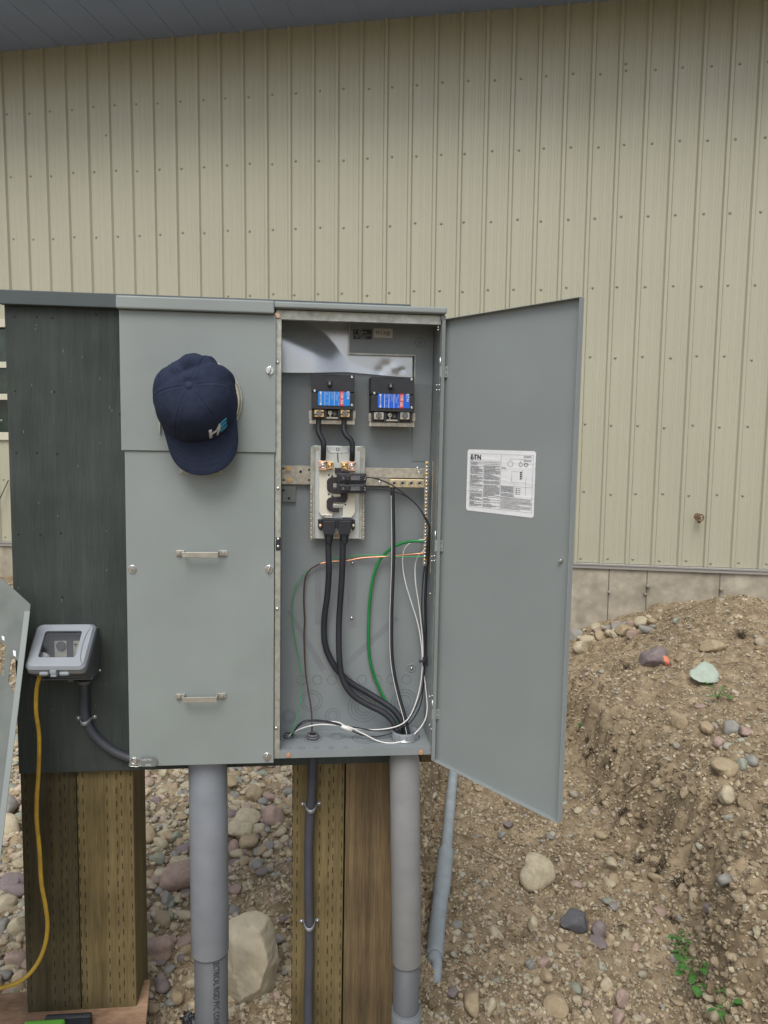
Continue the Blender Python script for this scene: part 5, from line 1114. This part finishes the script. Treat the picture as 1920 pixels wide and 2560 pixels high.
# ============================================================ OUTLET BOX
ob = thing('outlet_box', 'grey weatherproof outlet box with a clear-windowed lid on the dark board', 'outlet box', tuple(P(*Z4(700, 1180), 1.84)))
mb = MB(); x0 = P(*Z4(385, 700), 1.787)[0]; x1 = P(*Z4(980, 900), 1.8495)[0]; zt = P(*Z4(700, 662), 1.8495)[2]; zb = P(*Z4(700, 1183), 1.787)[2]
mb.box(x0, x1, 1.845, 1.8495, zb, zt); mb.box(x0, x0+.004, 1.787, 1.845, zb, zt); mb.box(x1-.004, x1, 1.787, 1.845, zb, zt); mb.box(x0, x1, 1.7872, 1.8448, zb-.001, zb+.003); mb.box(x0, x1, 1.7872, 1.8448, zt-.003, zt+.001)
mb.prism([(x1-.003, 1.786, zb+.002), (x1-.003, 1.786, zt-.002), (x1-.003, 1.745, zb+.030)], (.0015, 0, 0)) if 0 else None
mb.build('back_box', 'boxd', ob, .003)
mb = MB(); mb.box(x0+.005, x1-.005, 1.800, 1.803, zb+.006, zt-.004); fp = mb.build('face_plate', 'boxd', ob)
for q, Yq, r in (((535, 800, 662, 972), 1.797, 0), ((722, 800, 800, 972), 1.797, 0)):
    mb = MB(); pbox(mb, Z4, *q, Yq, 1.7995); mb.build('receptacle', 'cream', ob, .004)
mb = MB(); c = P(*Z4(605, 845), 1.796); mb.cyl(c, c+[0, -.004, 0], .0115, 24); mb.build('reset_ring', 'steel', ob, .002)
mb = MB(); c = P(*Z4(745, 830), 1.7965); mb.box(c[0]-.004, c[0]+.004, c[1]-.0006, c[1]-.0002, c[2]-.001, c[2]+.001); mb.box(c[0]-.001, c[0]+.001, c[1]-.0006, c[1]-.0002, c[2]-.006, c[2]-.0012); mb.build('slot', 'dark', ob)
L4 = [P(*Z4(375, 640), 1.800), P(*Z4(955, 635), 1.800), P(*Z4(835, 1082), 1.700), P(*Z4(243, 1082), 1.700)]
ln = np.cross(L4[3]-L4[0], L4[1]-L4[0]); ln /= np.linalg.norm(ln)
if ln[1] > 0: ln = -ln
def lp(u, v, n=0.): return (L4[0]*(1-u)+L4[1]*u)*(1-v)+(L4[3]*(1-u)+L4[2]*u)*v+ln*n
def rrect(u0, v0, u1, v1, r, k=5):
    out = []
    for cx_, cy_, a0 in ((u1-r, v0+r, -90), (u1-r, v1-r, 0), (u0+r, v1-r, 90), (u0+r, v0+r, 180)):
        for i in range(k+1): t = R_(a0+90*i/k); out.append((cx_+r*math.cos(t), cy_+r*math.sin(t)))
    return out
O_ = rrect(0, 0, 1, 1, .10); I_ = rrect(.18, .185, .80, .77, .04); n_ = len(O_)
mb = MB(); O2 = rrect(.035, .04, .965, .96, .10)
v = [lp(u, w_, -.016) for u, w_ in O_]+[lp(u, w_, 0) for u, w_ in O_]+[lp(u, w_, .007) for u, w_ in O2]+[lp(u, w_, .007) for u, w_ in I_]+[lp(u, w_, .001) for u, w_ in I_]
mb.add(v, [(j*n_+k, j*n_+(k+1) % n_, (j+1)*n_+(k+1) % n_, (j+1)*n_+k) for j in range(4) for k in range(n_)], 0)
lid = mb.build('lid', 'boxpl', ob, .0012)
mb = MB(); mb.add([lp(u, w_, .002) for u, w_ in I_], [tuple(range(n_))]); mb.build('lid_window', 'window', lid)
mb = MB(); mb.tube([lp(*q, -.001) for q in O_]+[lp(*O_[0], -.001)], .0011, 6); mb.build('gasket', 'boxd', lid)
mb = MB(); mb.tube(smooth_path([lp(.93, .10, .0065), lp(.885, .3, .0075), lp(.875, .55, .0075), lp(.90, .80, .0075), lp(.95, .92, .0065)]), .0007, 6); mb.build('moulded_rib', 'boxd', lid)
mb = MB(); pbox(mb, Z4, 487, 1092, 553, 1128, 1.690, 1.697); pbox(mb, Z4, 497, 1129, 556, 1158, 1.691, 1.712); mb.build('latch', 'boxpl', lid, .0015)
mb = MB(); pbox(mb, Z4, 380, 1106, 478, 1147, 1.700, 1.72); mb.build('cord_notch', 'boxpl', lid, .004); mb = MB(); pbox(mb, Z4, 577, 1106, 682, 1147, 1.700, 1.72); mb.build('cord_notch', 'boxpl', lid, .004)
mb = MB(); mb.prism([lp(.02, .985, -.0165), lp(.98, .985, -.0165), (x1-.004, 1.790, zb+.006), (x0+.004, 1.790, zb+.006)], (0, .0015, .003)); mb.build('lower_skirt', 'boxd', ob)
mb = MB()
mb.prism([lp(.985, .03, -.0165), lp(.985, .97, -.0165), (x1-.002, 1.790, zb+.003)], (-.0015, .001, 0)); mb.build('side_skirt', 'boxd', ob)
mb = MB(); pbox(mb, Z4, 668, 1184, 722, 1204, 1.80, 1.83); mb.build('tab', 'boxd', ob, .001)
mb = MB(); c = P(*Z4(986, 1090), 1.83); mb.dome(c, (1, 0, 0), .004, .004); mb.build('screw', 'chrome', ob)
mb = MB(); q0 = P(*Z4(455, 925), 1.765); q1 = P(*Z4(400, 1010), 1.755); mb.tube([q0, q0+(q1-q0)*.4, q1], [.0125, .0125, .010], 16)
tag(mb.build('cord_plug', 'white', None, .002, loc=tuple(q0)), 'white plug head seen through the window of the outlet box', 'plug')
# cord
path = smooth_path([P(*Z4(x, y), d) for x, y, d in ((410, 1030, 1.755), (390, 1150, 1.752), (362, 1290, 1.755), (358, 1500, 1.76), (382, 1680, 1.765), (388, 1800, 1.765), (385, 2000, 1.765), (375, 2200, 1.762))]+[P(*Z5(x, y), d) for x, y, d in ((213, 210, 1.76), (212, 350, 1.76), (228, 520, 1.76), (238, 700, 1.755), (262, 840, 1.75), (274, 950, 1.745), (258, 1070, 1.735), (210, 1180, 1.725), (130, 1265, 1.715), (20, 1308, 1.70), (-120, 1330, 1.68))], 8)
mb = MB(); mb.tube(path, .0048, 12); tag(mb.build('extension_cord', 'yellow', None, loc=tuple(path[-1])), 'yellow extension cord hanging from the outlet box in front of the left posts', 'cord')
path = smooth_path([P(*Z5(x, y), 1.785) for x, y in ((228, 105), (226, 250), (222, 380), (218, 520), (222, 640), (236, 760))], 8)  # thin dark tube just behind the yellow cord
mb = MB(); mb.tube(path, .0030, 10); tag(mb.build('dark_strip', 'flex', None, loc=tuple(path[-1])), 'short dark strip running behind the yellow extension cord', 'cord')
# ============================================================ LEANING STEEL COVER
from mathutils.geometry import tessellate_polygon
A_ = P(76, 1511, 1.735); B_ = P(0, 2150, 1.56); C_ = A_+np.array([-.3, .06, 0]); pn = np.cross(B_-A_, C_-A_); pn /= np.linalg.norm(pn)
if pn[1] > 0: pn = -pn
def pp(x, y): d = ray(x, y); t = np.dot(A_-CP, pn)/np.dot(d, pn); return CP+d*t
def holed(mb, loops, th):
    L_ = [[Vector(p) for p in l] for l in loops]; tri = tessellate_polygon(L_); fl_ = [np.array(p) for l in L_ for p in l]; n = len(fl_)
    fs = [tuple(t) for t in tri]+[tuple(n+i for i in t[::-1]) for t in tri]; b = 0
    for l in L_:
        m_ = len(l); fs += [(b+i, b+(i+1) % m_, n+b+(i+1) % m_, n+b+i) for i in range(m_)]; b += m_
    mb.add(fl_+[p-pn*th for p in fl_], fs)
lc_ = thing('steel_cover', 'scratched grey steel cover plate with square cut-outs leaning at the left edge', 'cover plate', tuple(pp(-40, 2470)))
out = [(6, 1447), (76, 1511), (74, 1530), (0, 2150), (-38, 2470), (-420, 2470), (-420, 1457), (-10, 1457)]
h1 = [Z4(110, 965), Z4(140, 960), Z4(176, 1002), Z4(146, 1318), Z4(78, 1212)]; h2 = [Z4(-60, 800), Z4(10, 800), Z4(62, 855), Z4(30, 1148), Z4(-60, 1040)]
mb = MB(); holed(mb, [[pp(*q) for q in out], [pp(*q) for q in h1], [pp(*q) for q in h2]], .0015); mb.build('plate', 'steel', lc_)
mb = MB(); e0, e1 = pp(75, 1528), pp(-38, 2470); u_ = (pp(60, 1528)-pp(75, 1528)); u_ /= np.linalg.norm(u_)
mb.prism([e0+pn*.0005, e1+pn*.0005, e1+u_*.012+pn*.0025, e0+u_*.012+pn*.0025], -pn*.0015); mb.build('folded_edge', 'paint', lc_)
for q in ((130, 890, 158, 960), (18, 748, 46, 802)):
    mb = MB(); mb.prism([pp(*Z4(q[0], q[1]))+pn*.0003, pp(*Z4(q[2]-2, q[1]+8))+pn*.0003, pp(*Z4(q[2], q[3]-4))+pn*.0003, pp(*Z4(q[0]+4, q[3]-18))+pn*.0003], pn*.0003); mb.build('sticker', 'paper', lc_)
mb = MB(); mb.box(*sorted((pp(*Z4(172, 1000))[0], pp(*Z4(140, 1000))[0])), 1.70, 1.705, pp(*Z4(150, 1318))[2], pp(*Z4(150, 965))[2]) if 0 else None
# ============================================================ PLYWOOD ON THE GROUND, TOOL, RUBBISH
zt_ = .004; K = [G(375, 2448, zt_), G(-40, 2488, zt_), G(-60, 2760, zt_), G(352, 2700, zt_)]
mb = MB(); mb.prism(K, (0, 0, -.016)); tag(mb.build('plywood_sheet', 'ply', None, .001, loc=tuple(K[0])), 'reddish plywood offcut lying on the ground in front of the left posts', 'plywood')
c = G(135, 2590, .006); tool = thing('hand_tool', 'green and black tool lying on the plywood, cut by the bottom edge', 'tool', tuple(c))
mb = MB(); mb.box(c[0]-.075, c[0]+.025, c[1]-.05, c[1]+.018, .0065, .0400); mb.build('shell', 'greenpaint', tool, .008)
mb = MB(); mb.box(c[0]-.03, c[0]+.085, c[1]+.019, c[1]+.034, .0065, .040); mb.box(c[0]+.0255, c[0]+.085, c[1]-.055, c[1]+.018, .0065, .036); mb.build('grip', 'black', tool, .006)
V, fc = variants(4, 1, 5, 91); v = V[0]; nz = fbm(v[:, 0]*2, v[:, 1]*2+v[:, 2], 2.2, 4, 5)[:, None]; v = v*(1+nz*1.0)
p = G(474, 2548, -.08)
mb = MB(); mb.add([(p[0]+q[0]*.020, p[1]+q[1]*.02, p[2]+q[2]*.022) for q in v], [tuple(f) for f in fc.tolist()], 0, True); tag(mb.build('crumpled_bag', 'bagm' if 'bagm' in MT else 'label_black', None, loc=tuple(p)), 'small crumpled black plastic bag beside the thick left conduit', 'bag')
# ============================================================ PALE PIPE IN THE TRENCH
ax = [(1143, 1880, -.30), (1134, 1925, -.32), (1115, 2129, -.345), (1094, 2303, -.36), (1086, 2400, -.378), (1082, 2450, -.402), (1080, 2500, -.46)]
pts = [G(*q) for q in ax]; pp_ = thing('plastic_pipe', 'pale blue-grey plastic pipe lying half buried in the trench behind the right conduit', 'pipe', tuple(pts[3]))
sp_ = smooth_path(pts, 8); jb = int(len(sp_)*.66); mb = MB(); mb.tube([np.array(q)+np.array([.011 if i > jb else 0, 0, 0]) for i, q in enumerate(sp_)], [.0262 if i <= jb else .0195 for i in range(len(sp_))], 32); mb.build('pipe', 'pvcl', pp_)
j = len(sp_)*2//6; jb = int(len(sp_)*.66); mb = MB(); mb.tube([sp_[j]-(sp_[j+1]-sp_[j])*.02]+sp_[j:], [.0270]+[.0362]*5+[.0325]*(len(sp_)-j-5), 32) if 0 else mb.tube([sp_[j]-(sp_[j+1]-sp_[j])*.02]+sp_[j:jb], [.0270]+[.0355]*5+[.0318]*(jb-j-5), 32); mb.build('belled_end', 'pvcl', pp_, .002)
PIPE = [np.array(q) for q in sp_]
rg = np.random.default_rng(5); n_ = 900; t = rg.uniform(.52, 1, n_)**.6; q = np.array([PIPE[min(int(k*(len(PIPE)-1)), len(PIPE)-1)] for k in t]); q[:, 0] += rg.normal(-.030, .014, n_); q[:, 1] += rg.normal(0, .012, n_); q[:, 2] = np.maximum(ground(q[:, 0], q[:, 1]), q[:, 2]+.022*(t-.72)*4)-.004
scatter('pipe_dirt', q, np.exp(rg.normal(math.log(.0065), .4, n_)), chip_v, 'clod', flat=(.6, 1.), sink=.3, smooth=False, tilt=.6, seed=19)
# ============================================================ PLANTS AND TWIGS
def weed(x, y, n, s, label, leaf='leaf', blade=False, seed=1):
    rl = random.Random(seed); p = gpix(x, y); root = thing('weed' if not blade else 'grass_tuft', label, 'plant', tuple(p)); mb = MB(); ms = MB()
    for k in range(n):
        a = rl.uniform(0, 6.28); h = rl.uniform(.3, 1)*s; rr = rl.uniform(.1, .9)*s; tip = p+np.array([math.cos(a)*rr, math.sin(a)*rr, h])
        if blade:
            b0 = p+np.array([rl.uniform(-.01, .01), rl.uniform(-.01, .01), -.005]); mb.tube([b0, (b0+tip)/2+np.array([0, 0, .3*h]), tip], [.0016, .0012, .0004], 5); continue
        ms.tube([p+np.array([0, 0, -.01]), p+(tip-p)*.5+np.array([0, 0, .2*h]), tip], .0009, 5)
        L = rl.uniform(.35, .6)*s; w_ = L*rl.uniform(.3, .42); d = np.array([math.cos(a), math.sin(a), rl.uniform(-.4, .5)]); d /= np.linalg.norm(d); sd_ = np.cross(d, [0, 0, 1]); sd_ /= np.linalg.norm(sd_); up = np.cross(sd_, d)
        v = []
        for t, ww in ((0, .05), (.2, .7), (.45, 1), (.7, .8), (.9, .35), (1, 0.02)):
            c_ = tip+d*L*t-up*L*.25*t*t; v += [c_-sd_*w_*ww+up*w_*.25*ww, c_, c_+sd_*w_*ww+up*w_*.25*ww]
        mb.add(v, [(3*i+j, 3*i+j+1, 3*i+j+4, 3*i+j+3) for i in range(5) for j in (0, 1)], 0, True)
    mb.build('leaves', leaf, root)
    if not blade: ms.build('stems', 'leaf', root)
MT['leafy'] = mat('yellow_leaf', (.42, .36, .05), .5, 0, .3, 30)
weed(1700, 2365, 16, .045, 'small green weed at the foot of the bank, highest of the weeds there', seed=1)
weed(1712, 2400, 14, .040, 'small green weed just below the highest weed at the foot of the bank', seed=2)
weed(1742, 2455, 18, .085, 'broad leaved green weed at the foot of the bank', seed=3)
weed(1790, 2500, 3, .055, 'yellowing leaves beside the broad leaved weed', 'leafy', seed=4)
weed(1815, 2545, 9, .06, 'dark green weed at the bottom edge of the picture right of the yellow leaves', seed=5)
weed(1795, 1745, 9, .07, 'flat green leaves growing just below the pale green slab', seed=6)
weed(1455, 1822, 22, .05, 'thin green grass tuft beside the free edge of the door', blade=True, seed=7)
weed(1370, 2068, 10, .03, 'tiny green sprig on the trench floor just below the door corner', seed=8) if 0 else None
def twig(pts, r, label, m_='root'):
    q = [gpix(x, y)+np.array([0, 0, r*.8+dz]) for x, y, dz in pts]; q = smooth_path(q, 6); mb = MB(); mb.tube(q, [r*(1.1-.6*i/len(q)) for i in range(len(q))], 7)
    tag(mb.build('twig', m_, None, loc=tuple(q[0])), label, 'twig')
twig([(1190, 2125, .01), (1230, 2145, .012), (1275, 2165, .0)], .003, 'brown twig pointing at the round tan boulder from the left')
twig([(1345, 2095, 0), (1375, 2098, .01), (1405, 2104, 0)], .0022, 'thin dark twig on the trench floor below the door corner')
twig([(1530, 2125, .0), (1560, 2150, .015), (1585, 2155, .0)], .0045, 'reddish root piece on the right of the trench floor')
twig([(1420, 2180, .0), (1432, 2150, .012), (1440, 2130, .0)], .0035, 'grey stick right of the round tan boulder')
twig([(1310, 2345, 0), (1345, 2348, .006), (1385, 2350, 0)], .0025, 'dark twig lying left of the dark grey rock')
twig([(1145, 2400, 0), (1180, 2420, .01), (1225, 2412, 0)], .002, 'pale curved root on the left of the trench floor', 'rooted')
twig([(1490, 2480, 0), (1530, 2520, .01), (1580, 2555, 0)], .002, 'pale straight twig near the bottom of the trench', 'rooted')
twig([(1560, 1990, .0), (1600, 1970, .02), (1680, 1960, .01), (1760, 1975, .0)], .003, 'long dark root across the face of the spoil bank')
twig([(1495, 1690, 0), (1500, 1720, .03), (1498, 1745, 0)], .006, 'dark root stub standing out of the bank beside the door')
twig([(1740, 1680, 0), (1850, 1660, .01), (1900, 1690, 0)], .004, 'dry twig on the mound right of the green slab')
twig([(1550, 1650, 0), (1570, 1665, .01), (1600, 1672, 0)], .004, 'dark twig left of the purplish rock on the mound')
for k, (x, y, n, s) in enumerate(((1852, 1595, 26, .10), (1565, 1672, 16, .07), (1470, 1855, 18, .08), (1540, 1880, 14, .06))+tuple((1450+i*17+(i*37 % 23)*3-30, 1790+i*30+(i*53 % 19)*4, 16, .045+.02*(i % 3)) for i in range(16))):
    rl = random.Random(k+40); p = gpix(x, y); mb = MB()
    for i in range(n):
        a = rl.uniform(0, 6.28); h = rl.uniform(.1, .6)*s; r_ = rl.uniform(.3, 1)*s; q = p+np.array([math.cos(a)*r_, math.sin(a)*r_*.7, h*.6]); mb.tube([p+np.array([rl.uniform(-.02, .02), rl.uniform(-.02, .02), 0]), p+(q-p)*.5+np.array([0, 0, h*.7]), q], [.002, .0015, .0006], 5)
    tag(mb.build('root_clump', 'rootdark' if 'rootdark' in MT else 'brown', None, loc=tuple(p)), ['dark root clump high on the spoil mound near the right edge', 'dark root clump left of the purplish rock on the mound', 'dark root clump on the bank beside the door edge', 'dark root clump in the middle of the spoil bank face', 'small tangle of dark roots hanging out of the cut bank'][min(k, 4)], 'roots', 'root tangles along the cut bank' if k > 3 else None)
